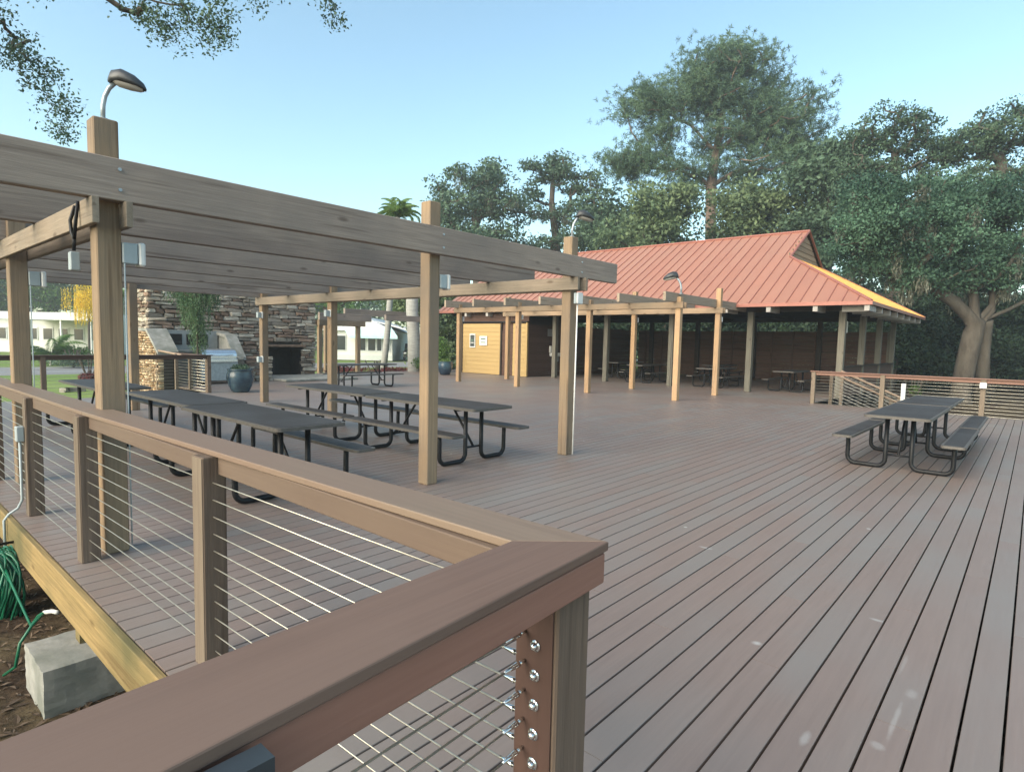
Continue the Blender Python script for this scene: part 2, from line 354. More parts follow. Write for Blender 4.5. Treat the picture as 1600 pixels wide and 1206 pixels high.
MB().b2(-24, -4.9, 19.06, 31, -.262, -.255).build('under_deck_shade_sheet', UNDER, deck)
MB().b2(-24, -17.42, 7, 19, -.262, -.255).build('under_deck_shade_sheet', UNDER, deck)
MB().b2(-17.5, -.96, .955, .996, -.27, -.004, .004).build('deck_fascia', FASC, deck, label='yellow-green treated pine deck fascia with mildew')
MB().b2(-.985, -.945, -3.2, .953, -.27, -.004, .004).build('deck_fascia', FASC, deck)
MB().b2(-4.9, 3.2, 19.11, 19.15, -.27, -.004, .004).build('deck_fascia', FASC, deck)

# ------------------------------------------------------------------ cable railings
RT = 1.035     # top of the rail cap
def cable_rail(label, posts, axis, const, a0, a1, postmat, capmat, capw=.2, side=-1, cables=10, group=None, pw=.1, top=RT, fascia=True, cabr=.0032, capoff=0, post_in=None, mitre=None, spacing=.0865):
    base = (0, 0, 0)
    c = (posts[0], const) if axis == 0 else (const, posts[0])
    root = thing('cable_railing', label, 'railing', (c[0], c[1], 0), group)
    def bb(mb, u0, u1, v0, v1, z0, z1, bev=0):
        if axis == 0: mb.b2(u0, u1, v0, v1, z0, z1, bev)
        else: mb.b2(v0, v1, u0, u1, z0, z1, bev)
        return mb
    v0 = const - capw / 2 + capoff; v1 = const + capw / 2 + capoff
    if mitre is None:
        bb(MB(), a0, a1, v0, v1, top - .027, top, .004).build('rail_cap', capmat, root)
    else:
        mb = MB(); poly = mitre; mb.prism(poly, 2, top - .027, top); mb.build('rail_cap', capmat, root)
    for p in posts:
        bb(MB(), p - pw / 2, p + pw / 2, const - pw / 2, const + pw / 2, (-.2 if axis == 0 and const < 2 else .0), top - .029, .005).build('rail_post', postmat, root)
    ps = sorted(posts)
    if fascia:
        for p, q in zip(ps[:-1], ps[1:]):
            bb(MB(), p + pw / 2 + .002, q - pw / 2 - .002, const - .019, const + .019, top - .118, top - .029, .003).build('rail_fascia', capmat, root)
    for i in range(cables):
        z = top - .17 - i * spacing
        mb = MB()
        if axis == 0: mb.tube([(ps[0], const, z), (ps[-1], const, z)], cabr, 6)
        else: mb.tube([(const, ps[0], z), (const, ps[-1], z)], cabr, 6)
        mb.build('cable', STEEL, root, True)
    return root

RT = 1.07
ZC = [.92 - .084 * i for i in range(11)]
# left rail along the deck edge, from the mitred corner
lr = thing('cable_railing', 'long taupe-capped cable railing running left from the mitred corner along the deck edge', 'railing', (-2.985, 1.185, 0), 'cable railings round the deck')
MB().prism([(-1.07, 1.235), (-.872, 1.425), (-4.985, 1.335), (-4.985, 1.14)], 2, RT - .027, RT).build('rail_cap', CAPX, lr)
MB().prism([(-4.99, 1.14), (-4.99, 1.335), (-17.45, 1.26), (-17.45, 1.07)], 2, RT - .027, RT - .0005).build('rail_cap', CAPX, lr)
lp = [(-2.985, 1.185), (-4.98, 1.15), (-6.575, 1.135), (-8.4, 1.13), (-10.2, 1.13), (-12.0, 1.13), (-13.8, 1.13), (-15.6, 1.13), (-17.3, 1.13)]
for i, (x, y) in enumerate(lp):
    MB().b2(x - .07, x + .05, y - .046, y + .066, .001, RT - .029, .005).build('rail_post', RAILPOST, lr)
    MB().b2(x - .066, x + .046, y - .0485, y - .0465, .001, RT - .033).build('lit_side_sheet', RPLIGHT, lr) if i < 4 else None  # thin paler sheet: sunlight on this face put into the colour
prev = (-1.035, 1.24)
for i, (x, y) in enumerate(lp[:5]):
    x1 = prev[0] - (.003 if i == 0 else .047); x0 = x + .047; yy = (prev[1] + y) / 2 + .01
    MB().b2(x0 + .005, x1 - (.025 if i else 0), yy - .012, yy + .026, RT - .118, RT - .029, .003).build('rail_fascia', FASX, lr); prev = (x, y)
for z in ZC:
    MB().tube([(-1.05, 1.245, z - .004)] + [(x, y, z - .004) for x, y in lp], .0032, 6).build('cable', STEEL, lr, True)
    f = MB().tube([(-1.037, 1.245, z - .004), (-1.055, 1.245, z - .004)], .0052, 8)
    f.tube([(-1.055, 1.245, z - .004), (-1.062, 1.245, z - .004), (-1.085, 1.245, z - .004), (-1.105, 1.245, z - .004)], [.0085, .0085, .006, .0036], 10).build('cable_fitting', SHINY, lr, True)
# near rail beside the camera, running along Y
nr = thing('cable_railing', 'nearest taupe-capped cable railing crossing the bottom left foreground to the mitred corner', 'railing', (-.97, 1.31, 0), 'cable railings round the deck')
MB().prism([(-1.0685, 1.2345), (-.87, 1.4245), (-.79, .1), (-.76, -2.6), (-.985, -2.6), (-1.02, .1)], 2, RT - .026, RT + .001).build('rail_cap', CAPY, nr)
MB().prism([(-.873, 1.412), (-.898, 1.412), (-.83, .1), (-.8, -2.6), (-.775, -2.6), (-.802, .1)], 2, RT - .116, RT - .030).build('rail_fascia', FASY, nr)
MB().b2(-1.035, -.9, 1.235, 1.385, .001, RT - .029, .006).build('corner_post', RAILPOST, nr)
MB().b2(-1.037, -.912, 1.229, 1.2345, .001, RT - .03).build('post_sleeve', CPOST, nr)
for yy in (-.55, -2.4): MB().b2(-.96 + .02, -.87, yy - .045, yy + .045, .001, RT - .03, .005).build('rail_post', RAILPOST, nr)
for i, z in enumerate(ZC):
    z2 = z - .085 + .0
    MB().tube([(-1.004, 1.225, z2), (-.935, -.55, z2), (-.9, -2.4, z2)], .0032, 6).build('cable', STEEL, nr, True)
    f = MB().tube([(-1.004, 1.228, z2), (-1.004, 1.2, z2)], .005, 8)
    f.tube([(-1.004, 1.2, z2), (-1.0035, 1.192, z2), (-1.0025, 1.165, z2), (-1.001, 1.14, z2)], [.0085, .0085, .006, .0036], 10).build('cable_fitting', SHINY, nr, True)
    zz = z - .115
    if zz > .05:
        g = MB().tube([(-.968, 1.228, zz), (-.968, 1.2255, zz)], .0165, 14)
        g.tube([(-.968, 1.2255, zz), (-.968, 1.221, zz), (-.968, 1.2145, zz), (-.968, 1.2115, zz)], [.0105, .0105, .0085, .003], 12).build('cap_nut', SHINY, nr, True)
# dark bracket bolted on the fascia
DKB = mat('dark_slate_plastic', (.03, .04, .048), (.024, .03, .037), (8, 8, 8), .5, .05, 3, .4, 0, .03)
tag(MB().prism([(-.801, .93), (-.747, .93), (-.747, 1.052), (-.788, 1.052), (-.788, 1.036), (-.801, 1.036)], 1, .05, .378).build('metal_bracket', DKB), 'dark slate bracket fixed to the near rail fascia at the bottom edge', 'bracket')
# conduit and box on the third post of the left rail
cb = thing('electrical_conduit', 'pale conduit with small grey junction box running down a left rail post under the deck', 'conduit', (-6.64, 1.06, 0))
MB().b2(-6.66, -6.58, 1.03, 1.085, .66, .79, .006).build('junction_box', BOXG, cb)
MB().tube([(-6.62, 1.058, .66), (-6.62, 1.058, .14), (-6.63, 1.03, .07), (-6.66, .97, .02), (-6.66, .935, -.03), (-6.66, .935, -.3)], .011, 8).build('conduit_pipe', BOXG, cb, True)

# ------------------------------------------------------------------ things below the near deck edge
fb = MB(); random.seed(3)
vs = []
import bmesh
bmm = bmesh.new(); bmesh.ops.create_cube(bmm, size=1); bmesh.ops.subdivide_edges(bmm, edges=bmm.edges[:], cuts=9, use_grid_fill=True)
rr = random.Random(8)
for v in bmm.verts:
    e = sum(1 for q in v.co if abs(abs(q) - .5) < 1e-4)
    v.co = Vector((v.co.x * .51, v.co.y * .55, v.co.z * .3)); j = {1: .0015, 2: .006, 3: .012}.get(e, 0)
    v.co -= v.co.normalized() * rr.uniform(0, j * 1.4) ; v.co += Vector((rr.uniform(-1, 1), rr.uniform(-1, 1), rr.uniform(-1, 1))) * .0015
bme = bpy.data.meshes.new('concrete_block'); bmm.to_mesh(bme); bmm.free(); bme.materials.append(CONC)
cbo = bpy.data.objects.new('concrete_block', bme); COL.objects.link(cbo); cbo.location = (-4.605, 1.03, -.57)
tag(cbo, 'rough concrete footing block under the yellow-green deck fascia', 'concrete block')
MB().b2(-4.70, -4.60, 1.0, 1.1, -.42, -.27).build('footing_post', FASC)
fp = bpy.data.objects['footing_post']; tag(fp, 'short treated timber stub standing on the concrete block under the deck', 'post')
hs = thing('garden_hose', 'green garden hose hanging in a coil below the deck edge at far left', 'hose', (-6.35, .9, -.6))
rr = random.Random(5); mb = MB()
for k in range(44):
    ox, oy = rr.uniform(-.12, .1), rr.uniform(-.07, .05); L = rr.uniform(.3, .4); W = rr.uniform(.16, .26)
    pts = [(-6.4 + ox + W * math.sin(a) * (1.0 if math.cos(a) > 0 else .85), .87 + oy + .05 * math.sin(a * 2 + k), -.22 - L + L * math.cos(a) + rr.uniform(-.006, .006)) for a in [2 * math.pi * j / 22 for j in range(23)]]
    mb.tube(pts, .0105, 7, False)
mb.build('hose_coil', HOSE, hs, True)
MB().tube([(-6.2, .86, -.3), (-5.9, .86, -.36), (-5.5, .88, -.5), (-5.25, .86, -.47), (-5.12, .88, -.36), (-5.04, .9, -.315), (-4.98, .82, -.36), (-4.93, .745, -.44), (-4.95, .72, -.6), (-5.1, .68, -.7)], .010, 7).build('hose_tail', HOSE, hs, True)
MB().tube([(-5.05, .9, -.32), (-4.97, .93, -.295), (-4.90, .945, -.285)], .014, 8).build('hose_coupling', WHITEP, hs, True)
MB().tube([(-6.4, .955, -.16), (-6.4, .86, -.16), (-6.4, .84, -.12)], .012, 6).build('hose_hook', BLACK, hs, True)
# leaf litter chips on the soil
mb = MB(); rr = random.Random(9)
for k in range(5200):
    x, y = rr.uniform(-8, -1.2), rr.uniform(-1.6, 1.9); a = rr.uniform(0, 6.28); l = rr.uniform(.012, .045); w = l * rr.uniform(.25, .5); tz = rr.uniform(-.012, .018)
    ca, sa = math.cos(a), math.sin(a); z = GZ + rr.uniform(.003, .02)
    mb.add([(x - l * ca, y - l * sa, z - tz), (x + w * sa, y - w * ca, z + .004), (x + l * ca, y + l * sa, z + tz), (x - w * sa, y + w * ca, z + .006)], [(0, 1, 2, 3)])
LITTER = leafmat('leaf_litter', (.16, .11, .07), (.04, .028, .02), 0)
tag(mb.build('leaf_litter', LITTER), 'brown mulch chips and dead leaves on the soil beside the deck', 'leaf litter', None, 'stuff')

# ------------------------------------------------------------------ near pergola
PW = .155
def bolts(mb, pts, axis, r=.012, d=.012):
    for p in pts:
        q = list(p); q[axis] += d; mb.tube([p, tuple(q)], r, 8)
def lamp(root_parent, name_label, px, py, z, yaw=0, s=1.0, group='arm lamps on the pergola posts'):
    t = thing('pergola_lamp', name_label, 'lamp', (px, py, z), group, 0)
    ca, sa = math.cos(yaw), math.sin(yaw)
    def q(u, w): return (px + u * ca * s, py + u * sa * s, z + w * s)
    MB().tube([q(0, 0), q(.003, .12), q(.02, .2), q(.055, .27), q(.10, .315)], .019 * s, 10).build('lamp_arm', GALV, t, True)
    MB().tube([q(0, 0), q(0, .012)], .045 * s, 12).build('lamp_flange', GALV, t, True)
    # cobra head housing: rounded wedge
    n = 12; secs = [(.06, .325, .035, .035), (.09, .345, .065, .075), (.17, .35, .088, .085), (.26, .325, .085, .07), (.33, .295, .055, .04), (.35, .285, .015, .012)]
    mb = MB(); o = 0
    for (u, w, hw, hh) in secs:
        for k in range(n):
            a = 2 * math.pi * k / n; lat = hw * math.cos(a); up = hh * max(math.sin(a), -.35)
            mb.v.append((px + (u * ca - lat * sa) * s, py + (u * sa + lat * ca) * s, z + (w + up) * s))
    for i in range(len(secs) - 1):
        for k in range(n): mb.f.append((i * n + k, i * n + (k + 1) % n, (i + 1) * n + (k + 1) % n, (i + 1) * n + k))
    mb.f.append(tuple(range(n))); mb.f.append(tuple((len(secs) - 1) * n + k for k in range(n)))
    mb.build('lamp_housing', LAMPD, t, True)
    mb = MB(); sec2 = [(.10, .325, .05), (.13, .305, .062), (.22, .283, .066), (.30, .272, .045), (.33, .275, .02)]
    for (u, w, hw) in sec2:
        for k in range(8):
            a = math.pi * k / 7 + math.pi; mb.v.append((px + (u * ca - hw * math.cos(a) * sa) * s, py + (u * sa + hw * math.cos(a) * ca) * s, z + (w + .02 + .035 * math.sin(a)) * s))
    for i in range(len(sec2) - 1):
        for k in range(7): mb.f.append((i * 8 + k, i * 8 + k + 1, (i + 1) * 8 + k + 1, (i + 1) * 8 + k))
    mb.build('lamp_lens', LENS, t, True)
    return t
pg = thing('pergola', 'large weathered timber pergola with long grey joists over the near picnic tables', 'pergola', (-9.7, 4.2, 0))
JX = [-5.0 + .0, -6.58, -8.14, -9.7, -11.24, -12.84, -14.3]
ROWS = [(-5.03, [1.345, 4.41, 7.03]), (-8.1, [1.33, 7.02]), (-11.22, [1.33, 7.02]), (-14.25, [1.33, 4.2, 7.02])]
for x, ys in ROWS:
    for y in ys:
        tp = 3.12 if x > -6 else 2.8 if y != 4.2 else 2.9
        xx = x - .05 - PW / 2 + .06 if x > -6 else x
        MB().b2(xx - PW / 2, xx + PW / 2, y - PW / 2, y + PW / 2, .001, tp, .008).build('pergola_post', POST, pg)
for i, x in enumerate(JX):
    xx = x + (.045 if i == 0 else 0)
    MB().b2(xx - .045, xx + .045, .32, 8.0, 2.545, 2.835, .006).build('pergola_joist', BEAMY, pg)
for y in (1.33, 7.02):
    MB().b2(-14.42, -4.86, y - PW / 2 - .046, y - PW / 2 - .002, 2.365, 2.543, .004).build('cross_beam', BEAMX, pg)
    MB().b2(-14.42, -4.86, y + PW / 2 + .002, y + PW / 2 + .046, 2.365, 2.543, .004).build('cross_beam', BEAMX, pg)
mb = MB()
for y in (1.39, 4.43, 7.05):
    bolts(mb, [(-4.91, y + .0, 2.62), (-4.91, y, 2.76)], 0)
mb.build('bolt_heads', GALV, pg); bpy.data.objects['bolt_heads']['kind'] = 'stuff'
lamp(None, 'curved arm lamp on top of the leftmost near pergola post, dark hooded head', -5.08, 1.345, 3.12, math.radians(50), .82)
lamp(None, 'curved arm lamp on the right end post of the near pergola before the red roof', -5.08, 7.03, 3.12, math.radians(52), .9)
# outlet boxes and conduits on the pergola posts
def outlet(x, y, z, lab, face='y', pipe=None, s=1.0):
    t = thing('outlet_box', lab, 'electrical box', (x, y, z), 'electrical boxes on the pergola posts')
    w = .07 * s
    if face == 'y':   # on the +Y side of the post, cover faces +X
        MB().b2(x - w * .7, x + w * .7, y, y + .10 * s, z - .075 * s, z + .075 * s, .008).build('box_body', BOXG, t)
        MB().b2(x - w * .8, x + w * .8, y + .105 * s, y + .15 * s, z - .085 * s, z + .085 * s, .012).build('box_cover', WHITEP, t)
        if pipe: MB().tube([(x + .05, y + .01, z - .075), (x + .05, y + .01, pipe)], .0055, 8).build('conduit_pipe', BOXG, t, True)
    else:             # on the +X face
        MB().b2(x, x + .05 * s, y - w, y + w, z - .085 * s, z + .085 * s, .008).build('box_body', BOXG, t)
        MB().b2(x + .052 * s, x + .085 * s, y - w * 1.1, y + w * 1.1, z - .09 * s, z + .09 * s, .012).build('box_cover', WHITEP, t)
        if pipe: MB().tube([(x + .025, y, z - .085), (x + .02, y, pipe)], .011, 8).build('conduit_pipe', WHITEP, t, True)
    return t
outlet(-5.06, 1.345 + PW / 2 + .002, 2.20, 'grey weatherproof outlet box high on the near left pergola post', 'y', .05)
outlet(-5.06, 4.41 + PW / 2 + .002, 2.27, 'small outlet box high on the middle near pergola post', 'y')
outlet(-4.955, 7.0, 2.25, 'grey outlet box with long pale conduit on the right end pergola post', 'x', .02, .9)
outlet(-8.06, 1.33 + PW / 2 + .002, 2.17, 'grey outlet box at the top of the second pergola post from the left edge', 'y', .05)
outlet(-11.2, 6.9 - .07, 2.12, 'round-covered outlet box on the pergola post in front of the fireplace', 'y', None, .9)
outlet(-14.2, 6.9 - .07, 2.12, 'outlet box high on the rear pergola post left of the fireplace', 'y', None, .9)
outlet(-14.2, 6.9 - .07, 1.05, 'outlet box halfway down the rear pergola post left of the fireplace', 'y', None, .9)
# cable tray and photocell beside the near left post
cbl = thing('power_drop', 'black looped cable and pale junction fitting hanging beside the near left pergola post', 'cable', (-5.3, 1.24, 2.2))
MB().tube([(-5.24, 1.2, 2.52), (-5.29, 1.18, 2.42), (-5.27, 1.18, 2.33), (-5.2, 1.18, 2.28), (-5.22, 1.18, 2.2)], .012, 7).build('cable_loop', BLACK, cbl, True)
MB().tube([(-5.16, 1.2, 2.54), (-5.15, 1.18, 2.4), (-5.2, 1.18, 2.28)], .012, 7).build('cable_loop', BLACK, cbl, True)
MB().b2(-5.25, -5.19, 1.15, 1.21, 2.06, 2.19, .006).build('junction_fitting', BOXG, cbl)

# ------------------------------------------------------------------ far pergola in front of the pavilion
pb = thing('pergola', 'tan timber pergola with short staggered joists in front of the red roofed pavilion', 'pergola', (-12.4, 17.7, 0))
for x in (-7.9, -11.0, -14.05, -17.1):
    for y in (16.33, 19.2):
        MB().b2(x - .08, x + .08, y - .08, y + .08, .001, 3.02 if y < 17 else 3.5, .006).build('pergola_post', TANP, pb)
TJ = woodmat('tan_joist_wood', (.36, .29, .22), (.27, .215, .165), 1)
for i, x in enumerate((-7.9, -9.4, -10.95, -12.4, -13.95, -15.5, -17.0)):
    MB().b2(x - .13, x - .04, 15.55, 21.75, 2.87, 3.13, .005).build('pergola_joist', TJ, pb)
for y in (16.33, 19.2):
    MB().b2(-17.3, -7.72, y - .128, y - .083, 2.69, 2.868, .004).build('cross_beam', TANX, pb)
    MB().b2(-17.3, -7.72, y + .083, y + .128, 2.69, 2.868, .004).build('cross_beam', TANX, pb)
lamp(None, 'small arm lamp on the far pergola corner post against the red roof', -7.86, 16.33, 3.1, math.radians(205), 1.5)
for (x, y, z, lb) in ((-17.1, 16.4, 2.45, 'pale junction box at the top of the leftmost far pergola post'), (-14.05, 16.4, 2.5, 'pale junction box high on the second far pergola post'), (-14.05, 19.28, 2.5, 'pale junction box high on a rear far pergola post by the doorway'),
                      (-11.0, 19.28, 2.5, 'pale junction box high on the rear far pergola post by the dark hall'), (-7.9, 19.28, 2.5, 'pale junction box high on the last rear far pergola post')):
    outlet(x, y, z, lb, 'y', None, 1.0)
pc = thing('pergola', 'small pergola beside the stone wall in front of the teal awning house', 'pergola', (-23.8, 15.5, 0))
for (x, y) in ((-24.2, 14.5), (-23.9, 16.3), (-27, 14.6), (-26.8, 16.4)):
    MB().b2(x - .09, x + .09, y - .09, y + .09, GZ + .05, 2.35, .006).build('pergola_post', POST, pc)
MB().b2(-24.4, -24.2, 14.2, 16.6, 2.15, 2.38).build('cross_beam', TANX, pc)
MB().b2(-23.9, -23.72, 14.2, 16.6, 2.15, 2.38).build('cross_beam', TANX, pc)
MB().b2(-24.1, -23.95, 14.35, 17.1, 2.39, 2.72, .005).build('pergola_joist', BEAMY, pc)
MB().b2(-25.1, -24.95, 16.3, 20.6, 2.7, 3.02, .005).build('pergola_joist', BEAMY, pc)
MB().b2(-22.7, -22.55, 16.9, 19.4, 2.45, 2.72, .005).build('pergola_joist', BEAMY, pc)

# ------------------------------------------------------------------ picnic tables
def picnic_table(label, group):
    """8 ft table, long axis along local X, centre at origin"""
    t = thing('picnic_table', label, 'picnic table', (0, 0, 0), group)
    L = 1.18
    def slab(w, cy, z, th, nm, r):
        poly = []
        for (sx, sy) in ((1, 1), (-1, 1), (-1, -1), (1, -1)):
            a0 = {(1, 1): 0, (-1, 1): 90, (-1, -1): 180, (1, -1): 270}[(sx, sy)]
            for q in range(5):
                a = math.radians(a0 + 22.5 * q); poly.append((sx * (L - r) + r * math.cos(a), cy + sy * (w / 2 - r) + r * math.sin(a)))
        inner = [(x * (L - .028) / L, cy + (y - cy) * (w / 2 - .028) / (w / 2)) for x, y in poly]
        MB().prism(poly, 2, z - th, z).build(nm + '_rim', MESHRIM, t)
        MB().prism(inner, 2, z - .01, z + .0035).build(nm, MESHTOP, t)
    slab(.76, 0, .76, .035, 'table_top', .06)
    for s in (-1, 1): slab(.26, s * .62, .45, .032, 'bench', .05)
    for ex in (-.80, .80):
        for s in (-1, 1):
            pts = [(ex, s * .15, .725), (ex, s * .15, .13)]
            for q in range(1, 7):
                a = math.radians(15 * q); pts.append((ex, s * (.15 + .1 - .1 * math.cos(a)), .13 - .1 * math.sin(a)))
            for q in range(0, 7):
                a = math.radians(15 * q); pts.append((ex, s * (.62 - .11 + .1 + .0 - .1 + .1 * math.sin(a)), .13 - .1 * math.cos(a)))
            pts += [(ex, s * .61, .3), (ex, s * .615, .42)]
            MB().tube(pts, .029, 10).build('leg', BLACK, t, True)
            MB().b2(ex - .02, ex + .02, s * .52, s * .72, .408, .417).build('bench_bracket', BLACK, t)
        MB().tube([(ex, -.15, .2), (ex, .15, .2)], .014, 8).build('leg_stretcher', BLACK, t, True)
        MB().b2(ex - .02, ex + .02, -.32, .32, .70, .724).build('top_bracket', BLACK, t)
        d = -1 if ex > 0 else 1
        MB().tube([(ex, 0, .2), (ex + d * .42, 0, .715)], .017, 8).build('diagonal_brace', BLACK, t, True)
    return t
def shift(o, x, y, rz, label=None, group=None):
    o.location = (x, y, 0); o.rotation_euler = (0, 0, rz)
    if label: o['label'] = label
    if group: o['group'] = group
    return o
GT = 'grey picnic tables with black tube legs'
t0 = picnic_table('t', GT)
TABS = [(-6.46, 3.10, 0, 'nearest grey picnic table just behind the left railing'),
        (-8.87, 3.2, 0.0, 'grey picnic table in the middle of the front row behind the left railing'),
        (-11.85, 3.02, 0.0, 'grey picnic table at the far left end of the front row, behind the tall post'),
        (-6.44, 5.68, 0, 'grey picnic table between the middle and right pergola posts'),
        (-8.9, 5.72, 0, 'grey picnic table at the left end of the second pergola row'),
        (-1.32, 10.3, math.pi / 2, 'nearer half of the lone pair of picnic tables on the open deck at right'),
        (-1.33, 12.75, math.pi / 2, 'farther half of the lone pair of picnic tables on the open deck at right'),
        (-16.9, 11.7, math.pi / 2, 'grey picnic table standing alone before the fireplace wall and awning house'),
        (-12.6, 23.3, math.pi / 2, 'picnic table in the dark pavilion behind the two middle tan posts'),
        (-9.6, 23.4, math.pi / 2, 'picnic table in the dark pavilion left of the bare corner post of the far pergola'),
        (-6.9, 24.0, math.pi / 2, 'picnic table in the dark pavilion just left of the stair railing'),
        (-14.9, 25.2, math.pi / 2, 'picnic table deep in the pavilion beside the brown wall'),
        (-11.0, 27.2, math.pi / 2, 'picnic table at the back wall of the dark pavilion')]
for i, (x, y, rz, lb) in enumerate(TABS):
    shift(t0 if i == 0 else copy_tree(t0), x, y, rz, lb)

# ------------------------------------------------------------------ pavilion
RX, RY, EX = -3.85, 20.8, -23.5
SL = .577; EZ = 3.08; RID = 26.47; HX = -7.3; BY = 2 * RID - RY
def rz_(y): return EZ + (y - RY) * SL
pv = thing('pavilion', 'long open dark timber pavilion with pinkish red standing seam metal roof', 'pavilion', (-12, 26.4, 0))
xs = []; x = RX
while x > EX: xs.append(x); x -= .41
xs.append(EX)
def ytop(x): return RY + (RX - x) if x > HX else RID
TH2 = .03
for a, b in zip(xs[:-1], xs[1:]):
    for side in (0, 1):
        ya, yb = ytop(a), ytop(b)
        pts = [(a, RY), (a, ya), (b, yb), (b, RY)] if ya > RY + 1e-6 else [(a, RY), (b, yb), (b, RY)]
        if a > HX > b: pts = [(a, RY), (a, ya), (HX, RY + (RX - HX)), (HX, RID), (b, RID), (b, RY)]
        vs = [(p[0], p[1] if side == 0 else 2 * RID - p[1], rz_(p[1])) for p in pts]
        n = len(vs); vs2 = [(v[0], v[1], v[2] - TH2) for v in vs]
        MB().add(vs + vs2, [tuple(range(n)), tuple(range(2 * n - 1, n - 1, -1))] + [(i, i + n, (i + 1) % n + n, (i + 1) % n) for i in range(n)]).build('roof_panel', ROOF, pv)
    if b > EX:
        yb = ytop(b)
        for side in (0, 1):
            y0, y1 = RY - .015, yb - .02
            Y = (lambda q: q) if side == 0 else (lambda q: 2 * RID - q)
            w = .012; hh = .032
            vs = []
            for yy in (y0, y1):
                for (dx, dz) in ((-w, 0), (w, 0), (w, hh), (-w, hh)): vs.append((b + dx, Y(yy), rz_(yy) + dz))
            MB().add(vs, [(0, 1, 2, 3), (7, 6, 5, 4), (0, 4, 5, 1), (1, 5, 6, 2), (2, 6, 7, 3), (3, 7, 4, 0)]).build('roof_seam', SEAM, pv)
# right hip slope
def xtop(y): return max(HX, RX - min(y - RY, BY - y))
def zx(x): return EZ + (RX - x) * SL
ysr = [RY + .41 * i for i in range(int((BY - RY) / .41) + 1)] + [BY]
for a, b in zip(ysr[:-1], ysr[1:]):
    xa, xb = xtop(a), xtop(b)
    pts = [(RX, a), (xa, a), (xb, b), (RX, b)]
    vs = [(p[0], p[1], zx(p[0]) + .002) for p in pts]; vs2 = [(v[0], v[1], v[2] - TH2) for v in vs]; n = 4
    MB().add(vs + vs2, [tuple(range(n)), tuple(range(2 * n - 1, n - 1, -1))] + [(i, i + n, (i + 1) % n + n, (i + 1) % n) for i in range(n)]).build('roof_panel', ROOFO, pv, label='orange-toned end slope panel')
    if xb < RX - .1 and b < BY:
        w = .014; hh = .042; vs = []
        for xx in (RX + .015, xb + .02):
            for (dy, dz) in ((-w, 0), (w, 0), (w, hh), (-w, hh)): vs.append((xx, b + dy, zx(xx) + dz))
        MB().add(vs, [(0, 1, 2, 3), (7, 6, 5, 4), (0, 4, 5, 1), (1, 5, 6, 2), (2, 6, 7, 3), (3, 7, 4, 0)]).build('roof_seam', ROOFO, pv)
# gablet, ridge and hip caps, eave trim
gy0 = RY + (RX - HX)
MB().prism([(gy0 + .02, rz_(gy0) - .01), (2 * RID - gy0 - .02, rz_(gy0) - .01), (RID, rz_(RID) - .03)], 0, HX - .14, HX - .10).build('gablet', woodmat('tan_gablet_boards', (.36, .27, .19), (.28, .21, .15), 1), pv)
for i in range(5):
    z = rz_(gy0) + .02 + i * .2; hw = (rz_(RID) - z) / SL - .1
    if hw > .15: MB().b2(HX - .098, HX - .08, RID - hw, RID + hw, z, z + .16).build('gablet_slat', bpy.data.materials['tan_gablet_boards'], pv)
MB().tube([(EX, RID, rz_(RID) + .015), (HX + .05, RID, rz_(RID) + .015)], .06, 6).build('ridge_cap', SEAM, pv)
MB().tube([(RX, RY, EZ + .01), (HX, gy0, rz_(gy0) + .015)], .05, 6).build('hip_cap', SEAM, pv)
MB().tube([(RX, BY, EZ + .01), (HX, 2 * RID - gy0, rz_(gy0) + .015)], .05, 6).build('hip_cap', SEAM, pv)
for s in (0, 1):
    Y = (lambda q: q) if s == 0 else (lambda q: 2 * RID - q)
    MB().tube([(HX + .02, Y(gy0), rz_(gy0) + .01), (HX + .02, RID, rz_(RID) + .01)], .045, 6).build('rake_trim', SEAM, pv)
MB().b2(EX, RX + .03, RY - .03, RY - .002, EZ - .1, EZ + .01).build('eave_trim', SEAM, pv)
MB().b2(RX + .002, RX + .03, RY, BY, EZ - .1, EZ + .01).build('eave_trim', SEAM, pv)
# underside boards
def quad(pts, name, m, par, th=.02):
    n = len(pts); vs2 = [(v[0], v[1], v[2] - th) for v in pts]
    return MB().add(list(pts) + vs2, [tuple(range(n)), tuple(range(2 * n - 1, n - 1, -1))] + [(i, i + n, (i + 1) % n + n, (i + 1) % n) for i in range(n)]).build(name, m, par)
d = .06
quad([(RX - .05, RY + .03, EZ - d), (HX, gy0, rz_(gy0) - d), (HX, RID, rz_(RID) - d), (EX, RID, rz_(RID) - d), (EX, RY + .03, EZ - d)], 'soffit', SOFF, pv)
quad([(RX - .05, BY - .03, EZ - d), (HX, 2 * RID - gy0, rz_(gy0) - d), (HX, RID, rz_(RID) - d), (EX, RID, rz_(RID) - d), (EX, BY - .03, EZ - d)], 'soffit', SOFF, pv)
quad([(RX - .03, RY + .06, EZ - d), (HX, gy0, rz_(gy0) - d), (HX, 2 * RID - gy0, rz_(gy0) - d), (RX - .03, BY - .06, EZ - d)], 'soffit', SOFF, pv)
MB().prism([(RY + .1, EZ - .1), (BY - .1, EZ - .1), (RID, rz_(RID) - .08)], 0, EX + .02, EX + .08).build('end_wall', DARKW, pv)
